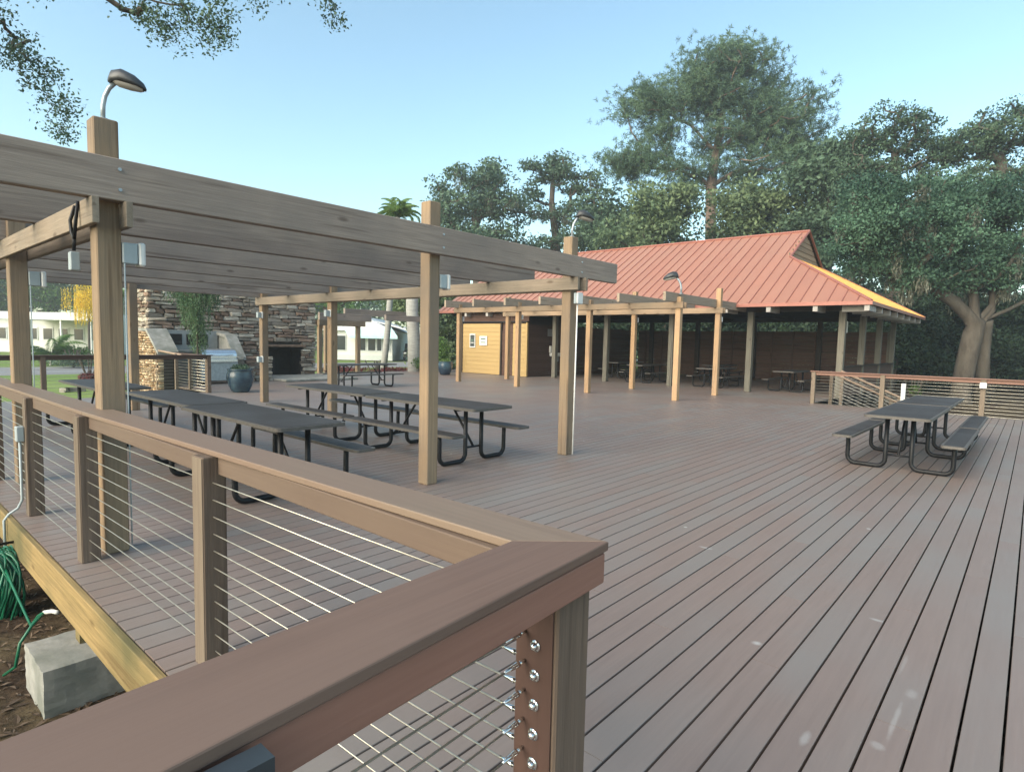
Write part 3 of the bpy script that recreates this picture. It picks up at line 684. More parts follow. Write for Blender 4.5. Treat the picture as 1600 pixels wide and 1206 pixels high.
# posts and beams
PX = [-4.84, -7.8, -10.85, -13.85, -16.6]
for x in PX: MB().b2(x - .1, x + .1, 21.8, 22.0, .001, 2.86, .01).build('pavilion_post', PAVPOST, pv)
for y in (24.95, 28.0, 31.05): MB().b2(-4.94, -4.74, y - .1, y + .1, .001 if y < 31 else GZ, 2.86, .01).build('pavilion_post', PAVPOST, pv)
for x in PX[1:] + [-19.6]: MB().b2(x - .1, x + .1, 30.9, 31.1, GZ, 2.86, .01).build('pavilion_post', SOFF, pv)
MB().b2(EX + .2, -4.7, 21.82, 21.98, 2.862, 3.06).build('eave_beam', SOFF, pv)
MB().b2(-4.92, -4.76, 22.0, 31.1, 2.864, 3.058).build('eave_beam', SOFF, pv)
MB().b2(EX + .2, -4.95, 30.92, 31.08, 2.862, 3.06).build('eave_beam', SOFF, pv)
for i in range(13):
    x = RX - .12 - 1.45 * i
    if x > EX + .3: MB().b2(x - .07, x + .07, RY + .02, RY + 1.0, EZ - .28, EZ - .085).build('rafter_tail', RAFT, pv)
for i in range(8):
    y = RY + .55 + 1.42 * i
    MB().b2(RX - .9, RX - .04, y - .07, y + .07, EZ - .28, EZ - .085).build('rafter_tail', RAFT, pv)
for x in np.arange(-21, -6.5, 3.0):   # dark tie beams
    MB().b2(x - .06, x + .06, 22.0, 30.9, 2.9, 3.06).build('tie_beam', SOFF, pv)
# back and side walls: boards between ribs
for i in range(12):
    z = .02 + i * .2
    MB().b2(-17.5, -4.95, 31.12 + (i % 2) * .003, 31.15, z, z + .19).build('wall_board', DARKW, pv)
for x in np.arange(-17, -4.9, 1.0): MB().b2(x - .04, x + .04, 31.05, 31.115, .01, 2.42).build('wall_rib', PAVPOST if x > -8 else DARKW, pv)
for i in range(5):
    z = .02 + i * .2
    MB().b2(-4.83, -4.80, 22.05, 31.0, z, z + .19).build('half_wall_board', DARKW, pv)
MB().b2(-4.9, -4.7, 22.05, 31.0, 1.02, 1.06).build('half_wall_cap', SOFF, pv)
# pendant lamp / speaker under the eave
tag(MB().b2(-5.35, -5.2, 24.2, 24.35, 2.2, 2.62, .02).build('wall_speaker', WHITEP), 'white box lamp hanging beside the side posts under the pavilion roof corner', 'lamp')
# yellow room
kr = thing('kitchen_room', 'yellow sided room under the pavilion roof behind the far pergola', 'room', (-19.6, 21.2, 0))
def lap(x0, x1, y, z0, z1, n):
    for i in range(n):
        h = (z1 - z0) / n; z = z0 + i * h
        MB().prism([(y - .022, z), (y - .006, z + h), (y + .03, z + h), (y + .03, z)], 0, x0, x1).build('siding_board', YELL, kr)
lap(-21.8, -19.25, 21.1, .02, 2.45, 12); lap(-18.45, -17.65, 21.1, .02, 2.45, 12)
for (a, b) in ((-21.88, -21.802), (-19.248, -19.17), (-17.648, -17.57)): MB().b2(a, b, 21.06, 21.15, .02, 2.5).build('corner_board', YELL if b > -17.6 else SOFF, kr)
MB().b2(-21.88, -17.57, 21.16, 21.24, .005, 3.2).build('room_wall', DARKW, kr)
MB().b2(-21.88, -17.57, 21.03, 21.155, 2.505, 2.56).build('wall_trim', BLACK, kr)
MB().b2(-19.16, -18.47, 21.12, 21.158, .01, 2.1).build('door', DARKW, kr)
for i in range(12):
    z = .02 + i * .2; MB().b2(-17.62, -17.59, 21.25, 31.0, z, z + .19).build('wall_board', DARKW, kr)
MB().b2(-21.88, -21.8, 21.25, 31, 0, 3).build('room_wall', DARKW, kr)
def sign(name, label, x0, x1, z0, z1, cols, lines=()):
    t = thing(name, label, 'sign', ((x0 + x1) / 2, 21.06, z0))
    MB().b2(x0, x1, 21.045, 21.07, z0, z1).build('sign_board', WHITEP, t)
    MB().b2(x0 + .04, x1 - .04, 21.040, 21.0445, z0 + .05, z1 - .05).build('sign_face', cols, t)
    for (a, b, c, e, m) in lines: MB().b2(a, b, 21.036, 21.0395, c, e).build('sign_print', m, t)
GREENP = flat('dull_green_print', (.1, .17, .13), .6)
sign('notice_board', 'white framed notice board with dark poster on the yellow wall', -21.28, -20.9, 1.28, 1.95, flat('dark_poster', (.05, .06, .06), .5), [(-21.2, -20.98, 1.5, 1.53, WHITEP), (-21.18, -21.0, 1.6, 1.68, GREENP)])
sign('wall_sign', 'small white sign with two green lines of lettering on the yellow wall', -20.6, -20.1, 1.4, 1.85, WHITEP, [(-20.52, -20.18, 1.68, 1.74, GREENP), (-20.52, -20.18, 1.52, 1.57, GREENP)])
df = thing('drinking_fountain', 'white drinking fountain on the dark brown wall inside the pavilion', 'drinking fountain', (-17.4, 23.0, .9))
MB().b2(-17.585, -17.25, 22.75, 23.25, .95, 1.12, .03).build('basin', WHITEP, df); MB().b2(-17.585, -17.48, 22.72, 23.3, 1.125, 1.45, .02).build('back_panel', WHITEP, df); MB().b2(-17.5, -17.3, 22.85, 23.15, .7, .945, .02).build('fountain_body', GALV, df)
tag(MB().b2(-17.588, -17.57, 22.6, 22.95, 1.9, 2.25).build('paper_notice', flat('grey_paper', (.3, .3, .3), .8)), 'small grey notice pinned above the drinking fountain', 'notice')

# ------------------------------------------------------------------ far right railing with stairs
cable_rail('far right cable railing with reddish cap beyond the lone tables', [-4.88, -3.13, -.95, 1.2, 3.1], 0, 19.0 + .05, -4.97, 3.2, RPLIGHT, mat('reddish_cap_far', (.24, .135, .1), (.2, .11, .085), (1.5, 40, 40), .6, .05, 4, .3, 0, .03), .16, cables=10, group='cable railings round the deck', pw=.11, top=.965, cabr=.006)
st = thing('stair_handrails', 'pale timber stair handrails sloping down behind the far right railing', 'handrail', (-3.8, 20.2, 0))
STW = woodmat('pale_stair_rail_wood', (.34, .25, .19), (.27, .2, .15), 0)
for y in (19.7, 21.0):
    MB().tube([(-4.6, y, .93), (-2.7, y, .1), (-2.3, y, -.05)], .035, 6).build('handrail', STW, st)
    for x, z in ((-4.55, .9), (-3.0, .2)): MB().b2(x - .045, x + .045, y - .045, y + .045, GZ, z).build('rail_post', RPLIGHT, st)
    for k in range(8): MB().tube([(-4.55, y, .8 - k * .1), (-2.9, y, .1 - k * .1)], .006, 5).build('cable', STEEL, st)
for k in range(4):
    MB().b2(-4.5 + .35 * k, -4.13 + .35 * k, 19.75, 20.95, -.17 * (k + 1) - .03, -.17 * (k + 1)).build('stair_tread', DECK, st)
tag(MB().lathe([(0, .44), (.052, .44), (.052, 0), (0, 0)], (-2.52, 18.2, .36 - .36), 16).build('white_pipe', WHITEP, None, True), 'white upright pipe behind the lone picnic tables at the far railing', 'pipe')
bpy.data.objects['white_pipe'].location.z = .0; bpy.data.objects['white_pipe'].scale.z = 1.75
tag(MB().b2(-1.02, -.88, 18.92, 18.985, .72, .86, .01).build('rail_outlet', WHITEP), 'white outlet box on the far right railing post', 'electrical box')

# ------------------------------------------------------------------ rear left railings
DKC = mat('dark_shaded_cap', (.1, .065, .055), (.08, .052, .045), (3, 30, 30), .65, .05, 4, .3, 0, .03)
cable_rail('dark capped cable railing across the back left edge of the deck toward the stone wall', [1.25, 3.25, 5.0, 6.95], 1, -17.35, 1.1, 7.05, RAILPOST, DKC, .16, cables=10, group='cable railings round the deck', cabr=.004, top=1.06)
cable_rail('short cable railing with pale post beside the blue planter and grill', [-17.5, -18.7, -20.0], 0, 6.98, -20.1, -17.45, RPLIGHT, DKC, .14, cables=11, group='cable railings round the deck', cabr=.009, top=1.05)
h2 = thing('handrail', 'pale sloping handrail behind the short cable railing near the stone wall', 'handrail', (-19.4, 7.6, 0))
MB().tube([(-20.3, 6.55, 1.12), (-18.3, 6.6, 1.02)], .03, 6).build('rail_bar', STW, h2)
for x in (-20.1, -18.6): MB().b2(x - .04, x + .04, 6.52, 6.6, GZ + .05, 1.05).build('rail_post', RPLIGHT, h2)

# ------------------------------------------------------------------ stone fireplace wall
sw = thing('stone_fireplace_wall', 'tall ledge stone wall with open dark fireplace behind the deck', 'fireplace wall', (-22.8, 10.2, 0))
WX = -22.5; Y0, Y1, H = 7.05, 13.3, 3.6
FY0, FY1, FZ = 11.1, 12.65, 1.2
MB().b2(WX - 1.3, WX - .08, Y0 + .05, FY0 - .03, -.5, H).build('wall_core', MORTAR, sw)
MB().b2(WX - 1.3, WX - .08, FY1 + .03, Y1 - .05, -.5, H).build('wall_core', MORTAR, sw)
MB().b2(WX - 1.3, WX - .08, FY0 - .028, FY1 + .028, FZ + .03, H - .002).build('wall_core', MORTAR, sw)
MB().b2(WX - 1.3, WX - .9, FY0 - .02, FY1 + .02, -.3, FZ + .02).build('firebox', NEARBLK, sw)
MB().b2(WX - .9, WX - .06, FY0 - .035, FY0 - .005, 0, FZ).build('firebox_side', NEARBLK, sw)
MB().b2(WX - .9, WX - .06, FY1 + .005, FY1 + .035, 0, FZ).build('firebox_side', NEARBLK, sw)
MB().b2(WX - .3, WX + .12, FY0 - .15, FY1 + .15, FZ + .0, FZ + .09, .01).build('lintel', STONES[2], sw)
MB().b2(WX - .9, WX - .3, FY0, FY1, 0, .05).build('firebox_floor', NEARBLK, sw)
MB().b2(WX - .75, WX - .65, FY0 + .55, FY0 + .75, .05, .75).build('fire_grate', BLACK, sw)
rs = random.Random(12)
def stone_mesh(nm, m, r):
    # irregular block: 2 rings of 8 with a proud, uneven face (unit cube, face towards +X)
    ring = [(-.5, -.42), (-.44, -.5), (.44, -.5), (.5, -.4), (.5, .4), (.42, .5), (-.42, .5), (-.5, .42)]
    vs = []
    for lvl, (xx, sc) in enumerate(((-.5, 1), (.28, 1), (.5, .86))):
        for (a, b) in ring:
            j = .13 if lvl else .05
            vs.append((xx + (r.uniform(-.12, .12) if lvl == 2 else 0), a * sc + r.uniform(-j, j) * .6, b * sc + r.uniform(-j, j) * 1.6))
    vs.append((.52 + r.uniform(-.1, .1), r.uniform(-.1, .1), r.uniform(-.1, .1)))
    fs = []
    for l in range(2):
        for i in range(8): fs.append((l * 8 + i, l * 8 + (i + 1) % 8, l * 8 + 8 + (i + 1) % 8, l * 8 + 8 + i))
    for i in range(8): fs.append((16 + i, 16 + (i + 1) % 8, 24))
    return MB().add(vs, fs).mesh(nm, m)
SM = [stone_mesh('ledge_stone', STONES[i % 4], rs) for i in range(12)]
GM = [stone_mesh('sunlit_gold_stone', SUNGOLD[i % 3], rs) for i in range(6)]
def fill_wall(parent, meshes, X, y0, y1, z0, z1, hole, hmin, hmax, lmin, lmax, limit, face='x', cutfn=None):
    out = []; z = z0
    while z < z1:
        hh = rs.uniform(hmin, hmax); y = y0 + rs.uniform(-.1, 0)
        while y < y1:
            l = rs.uniform(lmin, lmax); a, b = max(y, y0), min(y + l, y1)
            if y1 - b < lmin * .6: b = y1
            if hole and z < hole[2] + .06 and z + hh > hole[3]:
                if a < hole[1] and b > hole[0]:
                    if a < hole[0] - .12: out.append((a, hole[0], z, z + hh))
                    if b > hole[1] + .12: out.append((hole[1], b, z, z + hh))
                    y = b; 
                    if b >= y1: break
                    continue
            if b - a > .04 and (cutfn is None or z + hh < cutfn((a + b) / 2)): out.append((a, b, z, z + hh))
            y = b
            if b >= y1: break
        z += hh
    out.sort(key=lambda s: -(s[1] - s[0]) * (s[3] - s[2]))
    rest = {}
    for i, (a, b, p, q) in enumerate(out):
        me = rs.choice(meshes); dpt = rs.uniform(.16, .26)
        g = .022; sc = (dpt, max(b - a - g, .03), max(q - p - g, .02))
        c = (X - .1 + rs.uniform(0, .05), (a + b) / 2, (p + q) / 2) if face == 'x' else ((a + b) / 2, X + .1 - rs.uniform(0, .03), (p + q) / 2)
        rot = 0 if face == 'x' else -math.pi / 2
        if i < limit:
            so_ = inst('stone', me, c, parent, rot, sc); so_.rotation_euler = (rs.uniform(-.05, .05) if face == 'x' else 0, 0, rot + rs.uniform(-.04, .04))
        else: rest.setdefault(me.name, []).append((c, rot, sc))
    for nm, L in rest.items():
        me = bpy.data.meshes[nm]; mb = MB()
        V = [v.co.copy() for v in me.vertices]; F = [tuple(p.vertices) for p in me.polygons]
        for c, rot, sc in L:
            ca, sa = math.cos(rot), math.sin(rot)
            mb.add([(c[0] + v.x * sc[0] * ca - v.y * sc[1] * sa, c[1] + v.x * sc[0] * sa + v.y * sc[1] * ca, c[2] + v.z * sc[2]) for v in V], F)
        o = mb.build('small_stones', me.materials[0], parent); o['kind'] = 'stuff'
fill_wall(sw, SM, WX, Y0, Y1, -.02, H, (FY0, FY1, FZ, -.1), .075, .17, .2, .72, 290)
fill_wall(sw, SM, Y0 + .02, WX - 1.3, WX - .02, -.02, H, None, .075, .17, .2, .5, 0, 'y')
hb = MB().b2(WX - .05, WX + 2.6, 10.6, 13.6, .001, .09, .02, 1).build('hearth_slab', CONC, sw)
# wing wall with stones painted sunlit gold and sloping coping, and the paler right wing
ww = thing('stone_wing_wall', 'stone wing wall painted sunlit gold with sloping pale coping left of the grill', 'stone wall', (-20.7, 6.75, 0), 'stone wing walls of the grill alcove')
def wingtop(x): return 1.7 if x < -20.9 else 1.7 - (x + 20.9) * .8
X0w, X1w = -22.4, -19.95
MB().prism([(X0w, -.5), (X1w, -.5), (X1w, .95), (-20.9, 1.66), (X0w, 1.66)], 1, 6.68, 7.0).build('wall_core', MORTAR, ww)
fill_wall(ww, GM, 6.56, X0w, X1w, GZ, 1.7, None, .05, .11, .08, .22, 260, 'y', wingtop)
MB().prism([(X0w, 1.69), (-20.9, 1.69), (X1w + .05, .98), (X1w + .05, 1.07), (-20.86, 1.78), (X0w, 1.78)], 1, 6.5, 7.1).build('coping', CONC, ww)
w2 = thing('stone_wing_wall', 'grey rendered wing wall with sloping stone coping right of the grill', 'stone wall', (-21.3, 9.6, 0), 'stone wing walls of the grill alcove')
MB().prism([(X0w, 0), (-20.9, 0), (-20.9, .75), (-21.6, 1.5), (X0w, 1.62)], 1, 9.3, 9.55).build('wall_core', CONC, w2)
MB().prism([(X0w, 1.63), (-21.6, 1.51), (-20.85, .76), (-20.85, .86), (-21.58, 1.62), (X0w, 1.74)], 1, 9.22, 9.63).build('coping', CONC, w2)
fill_wall(w2, SM, -20.88, 9.3, 10.6, 0, .8, None, .08, .15, .2, .5, 40)
gc = thing('grill_counter', 'grey counter alcove with two dark openings behind the steel grill', 'counter', (-21.9, 8.2, 0))
MB().b2(-22.38, -21.6, 7.12, 9.25, 0, 1.0).build('counter_base', CONC, gc)
MB().b2(-22.38, -21.5, 7.12, 9.25, 1.002, 1.07, .01).build('counter_top', CONC, gc)
MB().b2(-22.38, -22.28, 7.12, 9.25, 1.072, 1.75).build('alcove_back', flat('grey_render', (.26, .28, .28), .8), gc)
for a in (7.35, 8.2): MB().b2(-22.277, -22.26, a, a + .7, 1.25, 1.62).build('dark_opening_panel', NEARBLK, gc)  # flat near-black panels stand in for the two openings
gr = thing('steel_grill', 'stainless steel gas grill with domed hood behind the short cable railing', 'grill', (-20.6, 8.6, 0))
MB().b2(-20.95, -20.3, 7.9, 9.1, .1, .72, .02).build('grill_cabinet', GALV, gr)
poly = [(-20.95, .85)] + [(-20.62 - .33 * math.cos(a), .92 + .24 * math.sin(a)) for a in [math.pi * q / 10 for q in range(11)]] + [(-20.29, .85)]
GRS = mat('brushed_steel', (.75, .78, .8), (.6, .62, .64), (3, 30, 30), .25, .02, 3, .5, .9, .02)
MB().prism(poly, 1, 7.95, 9.05).build('grill_hood', GRS, gr)
MB().b2(-20.28, -20.22, 7.95, 9.05, .72, .84, .01).build('control_panel', GRS, gr)
MB().tube([(-20.2, 8.1, .95), (-20.2, 8.9, .95)], .015, 8).build('hood_handle', GRS, gr, True)
for y in (8.0, 9.0):
    for x in (-20.9, -20.35): MB().b2(x - .03, x + .03, y - .03, y + .03, .001, .099).build('caster', BLACK, gr)

# ------------------------------------------------------------------ planters
def planter(label, x, y, s, foliage, n, col):
    t = thing('glazed_planter', label, 'planter', (x, y, 0), 'blue glazed planters')
    prof = [(0, .001), (.2, .001), (.24, .03), (.32, .2), (.37, .4), (.36, .52), (.33, .6), (.345, .64), (.36, .66), (.33, .665), (.3, .62), (.28, .57), (0, .57)]
    MB().lathe([(r * s, z * s) for r, z in prof], (x, y, 0), 28).build('pot', POT, t, True)
    leaf_mesh('potted_plant', [(Vector((x, y, .68 * s)), (.27 * s, .27 * s, .13 * s))], n, .07, col, t)
    return t

# ------------------------------------------------------------------ foliage builder
RIGHT = Vector((.7514, .6595, 0)).normalized(); FW = Vector((-.6564, .7504, 0)).normalized()
def mesh_from_quads(name, V, m, parent):
    """V: (n,4,3) array in world coordinates"""
    n = V.shape[0]; off = np.array(parent_loc(parent)) if parent else np.zeros(3)
    me = bpy.data.meshes.new(name); me.vertices.add(n * 4); me.vertices.foreach_set('co', (V - off).reshape(-1).astype(np.float32))
    me.loops.add(n * 4); me.loops.foreach_set('vertex_index', np.arange(n * 4, dtype=np.int32))
    me.polygons.add(n); me.polygons.foreach_set('loop_start', np.arange(0, n * 4, 4, dtype=np.int32)); me.polygons.foreach_set('loop_total', np.full(n, 4, dtype=np.int32))
    me.update(calc_edges=True); me.materials.append(m)
    o = bpy.data.objects.new(name, me); COL.objects.link(o)
    if parent: o.parent = parent
    return o
def leaf_quads(C, l, w, upbias=.5, droop=0):
    n = len(C); N = rng.normal(size=(n, 3)); N[:, 2] += upbias * np.sign(rng.random(n) - .15) * 1.2; N /= np.linalg.norm(N, axis=1)[:, None]
    T = rng.normal(size=(n, 3)); T[:, 2] -= droop; T -= N * (T * N).sum(1)[:, None]; T /= np.linalg.norm(T, axis=1)[:, None] + 1e-9
    B = np.cross(N, T); L = l * rng.uniform(.6, 1.3, (n, 1)); W = w * rng.uniform(.6, 1.3, (n, 1))
    return np.stack([C - T * L / 2, C + B * W / 2 - T * L * .05 + N * W * .12, C + T * L / 2, C - B * W / 2 - T * L * .05 + N * W * .12], 1)
def leaf_mesh(name, blobs, n, size, m, parent, asp=.5, upbias=.5, droop=0):
    out = []
    for (c, r) in blobs:
        d = rng.normal(size=(n, 3)); d /= np.linalg.norm(d, axis=1)[:, None]; d *= rng.random((n, 1)) ** .45
        out.append(np.array(c) + d * np.array(r))
    return mesh_from_quads(name, leaf_quads(np.concatenate(out), size, size * asp, upbias, droop), m, parent)
def ell(px, py, rx, ry, D, n, depth=.8):
    """crown lobe seen at a place in the picture, as a real ellipsoid in the world: centre, half sizes in metres, puffs"""
    return (at(px, py, D), rx * D / 933, ry * D / 933, depth, n)
def tree(name, label, base, trunk, lobes, puff, per, size, lm, bm_, r0, style='leaf', group=None, moss=0, seed=1, flatz=.55, asp=.55, bend=.25, cat='tree', limbs=(), rmin=.02, jit=.12, power=.48):
    r = np.random.default_rng(seed); t = thing(name, label, cat, tuple(base), group)
    tp = [Vector(p) for p in trunk]
    # trunk nodes, finely divided
    nodes = []; par = []
    for i, p in enumerate(tp):
        if i == 0: nodes.append(p); par.append(-1); continue
        a = tp[i - 1]
        for q in (.25, .5, .75, 1):
            nodes.append(a.lerp(p, q) + Vector(r.normal(size=3) * .0)); par.append(len(nodes) - 2)
    ntr = len(nodes); first = max(1, int(ntr * .35))
    for lb in limbs:
        j = min(range(ntr), key=lambda k: (nodes[k] - Vector(lb[0])).length); prev = j
        for p in lb[1:]:
            a = nodes[prev]
            for q in (.33, .66, 1): nodes.append(a.lerp(Vector(p), q)); par.append(prev if q == .33 else len(nodes) - 2)
            prev = len(nodes) - 1
    P = []
    for (c, rx, rz, dep, n) in lobes:
        for _ in range(n):
            d = r.normal(size=3); d /= np.linalg.norm(d); d *= r.random() ** .38
            P.append(Vector(c) + RIGHT * d[0] * rx + FW * d[1] * rx * dep + Vector((0, 0, d[2] * rz)))
    fork = nodes[first]; P.sort(key=lambda p: (p - nodes[ntr - 1]).length * .6 + (p - fork).length * .4)
    tips = []
    for p in P:
        arr = np.array([tuple(v) for v in nodes[first:]]); d = np.linalg.norm(arr - np.array(p), axis=1)
        d = d + np.where(arr[:, 2] > p.z + .3, 1.5, 0) * (1 if style != 'weep' else 0)
        j = int(d.argmin()) + first; a = nodes[j]; L = (p - a).length
        mid = a.lerp(p, .5) + Vector((r.normal() * jit * L, r.normal() * jit * L, -bend * L * .35 + r.normal() * jit * .6 * L))
        nodes.append(mid); par.append(j); nodes.append(p); par.append(len(nodes) - 2); tips.append(len(nodes) - 1)
    cnt = [0] * len(nodes)
    for tpi in tips:
        k = tpi
        while k >= 0: cnt[k] += 1; k = par[k]
    mx = max(cnt[0], 1); rad = [max(rmin, r0 * (c / mx) ** power) for c in cnt]
    for i in range(ntr): rad[i] = max(rad[i], r0 * (1 - .55 * i / ntr)) if cnt[i] and i < first + 3 else rad[i]
    kids = [[] for _ in nodes]
    for i, p in enumerate(par):
        if p >= 0: kids[p].append(i)
    mb = MB(); nseg = 7
    for s in [i for i in range(len(nodes)) if par[i] >= 0 and (par[i] < 0 or kids[par[i]].index(i) >= 0)]: pass
    # chains: follow the thickest child
    started = [0]; 
    while started:
        s0 = started.pop(); chain = [s0] if par[s0] < 0 else [par[s0], s0]; k = s0
        while kids[k]:
            ks = sorted(kids[k], key=lambda q: -cnt[q]); nx = ks[0]
            for q in ks[1:]: started.append(q)
            chain.append(nx); k = nx
        if len(chain) < 2: continue
        rr_ = [rad[c] for c in chain]
        if par[s0] >= 0: rr_[0] = min(rr_[0], rr_[1] * 1.25)
        if par[s0] < 0:
            rr_[0] *= 1.35
        mb.tube([nodes[c] for c in chain], rr_, 10 if par[s0] < 0 else 5, False)
    mb.build('trunk', bm_, t, True)
    pts = np.array([tuple(p) for p in P]); n = len(pts)
    if style == 'pine':
        tc = np.repeat(pts, per, 0) + r.normal(size=(n * per, 3)) * np.array([puff, puff, puff * flatz])
        K = 18; C = np.repeat(tc, K, 0); m_ = len(C)
        D_ = r.normal(size=(m_, 3)); D_[:, 2] += .35; D_ /= np.linalg.norm(D_, axis=1)[:, None]
        B = np.cross(D_, r.normal(size=(m_, 3))); B /= np.linalg.norm(B, axis=1)[:, None]; w = size * .06
        L = size * r.uniform(.6, 1.1, (m_, 1))
        V = np.stack([C, C + D_ * L * .5 + B * w, C + D_ * L, C + D_ * L * .5 - B * w], 1)
    elif style == 'weep':
        V = []
        tc = np.repeat(pts, per, 0) + r.normal(size=(n * per, 3)) * np.array([puff, puff, puff * flatz]); K = 14
        for k in range(K):
            c = tc + r.normal(size=tc.shape) * .02; c[:, 2] -= k * size * .8; V.append(leaf_quads(c, size * 1.5, size * .35, 0, 6))
        V = np.concatenate(V)
    else:
        g = r.normal(size=(n * per, 3)); g /= np.linalg.norm(g, axis=1)[:, None]; g *= r.random((n * per, 1)) ** .5 * 1.6
        pr = np.repeat(r.uniform(.65, 1.3, (n, 1)), per, 0)
        C = np.repeat(pts, per, 0) + g * pr * np.array([puff, puff, puff * flatz])
        V = leaf_quads(C, size, size * asp)
    mesh_from_quads('crown', V, lm, t)
    if moss:
        sel = pts[r.random(n) < moss]; C = np.repeat(sel, 26, 0) + r.normal(size=(len(sel) * 26, 3)) * np.array([puff * .25, puff * .25, .12]); V = []
        ln = np.repeat(r.uniform(.3, 1, (len(sel), 1)), 26, 0)
        for k in range(9):
            c = C + r.normal(size=C.shape) * .035; c[:, 2] -= (puff * .3 + k * .17 * ln[:, 0]); V.append(leaf_quads(c, .26, .05, 0, 7))
        mesh_from_quads('hanging_moss', np.concatenate(V), L_MOSS, t)
    return t
def trunk_px(pts, D):
    return [at(a, b, D) for a, b in pts]
def ground_under(v, z=GZ): return Vector((v.x, v.y, z))
def std(label, name, px, pyf, D, lobes, puff, per, size, lm, bk, r0, **k):
    f = at(px, pyf, D); b = ground_under(f)
    tr = [b, b.lerp(f, .5) + RIGHT * .3, f] + [at(*q, D) for q in k.pop('up', [])]
    return tree(name, label, b, tr, lobes, puff, per, size, lm, bk, r0, **k)

# tall pine behind the pavilion
Dp = 50
b = ground_under(at(1110, 372, Dp))
std('tall pine with open spreading crown rising behind the pavilion ridge', 'pine_tree', 1111, 285, Dp,
    [ell(1135, 125, 92, 50, Dp, 66), ell(1155, 95, 50, 22, Dp, 14), ell(1215, 185, 70, 50, Dp, 44), ell(1012, 170, 46, 36, Dp, 24), ell(985, 248, 44, 26, Dp, 22), ell(1030, 215, 40, 22, Dp, 12), ell(1160, 205, 90, 45, Dp, 34), ell(1262, 238, 48, 45, Dp, 22), ell(1075, 150, 50, 48, Dp, 20), ell(1190, 262, 90, 22, Dp, 22), ell(1060, 268, 70, 18, Dp, 12)],
    0.84, 34, .38, L_PINE, BARK_PINE, .44, style='pine', up=[(1122, 215), (1135, 130)], flatz=.5, seed=4, rmin=.06,
    limbs=[(at(1111, 285, Dp), at(1085, 262, Dp), at(1035, 235, Dp)), (at(1111, 290, Dp), at(1150, 262, Dp), at(1215, 238, Dp)), (at(1118, 240, Dp), at(1080, 190, Dp), at(1030, 165, Dp)), (at(1120, 230, Dp), at(1165, 195, Dp), at(1215, 160, Dp)), (at(1111, 288, Dp), at(1060, 258, Dp), at(975, 255, Dp))])
OG = 'oak trees behind the pavilion'
std('bushy dark oak left of the pine behind the end of the near pergola', 'oak_tree', 745, 370, 55, [ell(742, 300, 70, 42, 55, 34), ell(700, 335, 42, 38, 55, 18), ell(790, 330, 50, 38, 55, 20), ell(740, 375, 110, 25, 55, 26), ell(735, 265, 28, 14, 55, 5), ell(775, 262, 22, 12, 55, 4)],
    1.0, 115, .36, L_OAKD, BARK_DK, .5, seed=11, up=[(742, 320)], rmin=.07, moss=.15)
std('flat-topped airy oak between the bushy oak and the pine', 'oak_tree', 868, 365, 57, [ell(862, 260, 50, 18, 57, 30), ell(905, 285, 32, 22, 57, 14), ell(830, 300, 30, 24, 57, 9), ell(880, 330, 60, 24, 57, 18), ell(860, 375, 90, 24, 57, 24)],
    .72, 90, .32, L_OAKD, BARK_DK, .42, seed=12, up=[(862, 310), (864, 275)], rmin=.07, moss=.1)
std('low thin oak filling the gap left of the pine trunk', 'oak_tree', 955, 375, 52, [ell(945, 325, 45, 34, 52, 18), ell(930, 370, 60, 22, 52, 18), ell(985, 350, 40, 35, 52, 16)], 1.1, 140, .4, L_OAKD, BARK_DK, .35, seed=13, rmin=.06, moss=.2)
std('grey-green rounded tree directly left of the pine trunk', 'oak_tree', 1035, 400, 44, [ell(1030, 325, 62, 42, 44, 40), ell(1010, 370, 80, 30, 44, 26)], 1.0, 170, .34, L_OAKY, BARK_DK, .35, seed=14, rmin=.05)
std('olive tree right of the pine trunk above the roof ridge', 'oak_tree', 1180, 390, 44, [ell(1175, 320, 62, 34, 44, 34), ell(1220, 345, 50, 40, 44, 22), ell(1150, 355, 40, 25, 44, 12)], 1.0, 170, .34, L_OAKY, BARK_DK, .35, seed=15, rmin=.05)
std('dark oak crown just right of the pine behind the roof peak', 'oak_tree', 1290, 400, 42, [ell(1285, 268, 60, 52, 42, 44), ell(1345, 290, 45, 36, 42, 22), ell(1335, 235, 26, 20, 42, 9), ell(1300, 350, 70, 45, 42, 34), ell(1265, 395, 40, 25, 42, 12)], 1.05, 170, .34, L_OAKD, BARK_DK, .4, seed=16, rmin=.05, up=[(1290, 320)])
std('airy topped oak rising behind the big right oak', 'oak_tree', 1400, 360, 38, [ell(1392, 200, 72, 44, 38, 60), ell(1345, 260, 45, 34, 38, 22), ell(1445, 250, 55, 40, 38, 30), ell(1400, 300, 80, 40, 38, 36), ell(1470, 235, 34, 24, 38, 16), ell(1335, 300, 40, 30, 38, 16)], .46, 95, .2, L_OAKD, BARK_OAK, .38, seed=17, rmin=.05, up=[(1402, 290), (1398, 230)], jit=.18)
std('tall oak at the right picture edge behind the big oak', 'oak_tree', 1560, 360, 36, [ell(1570, 200, 65, 42, 36, 62), ell(1505, 225, 40, 30, 36, 20), ell(1600, 260, 60, 45, 36, 34), ell(1535, 290, 60, 40, 36, 30), ell(1480, 280, 40, 30, 36, 14)], .46, 100, .2, L_OAKD, BARK_OAK, .4, seed=18, rmin=.05, up=[(1562, 290), (1565, 230)], jit=.18)
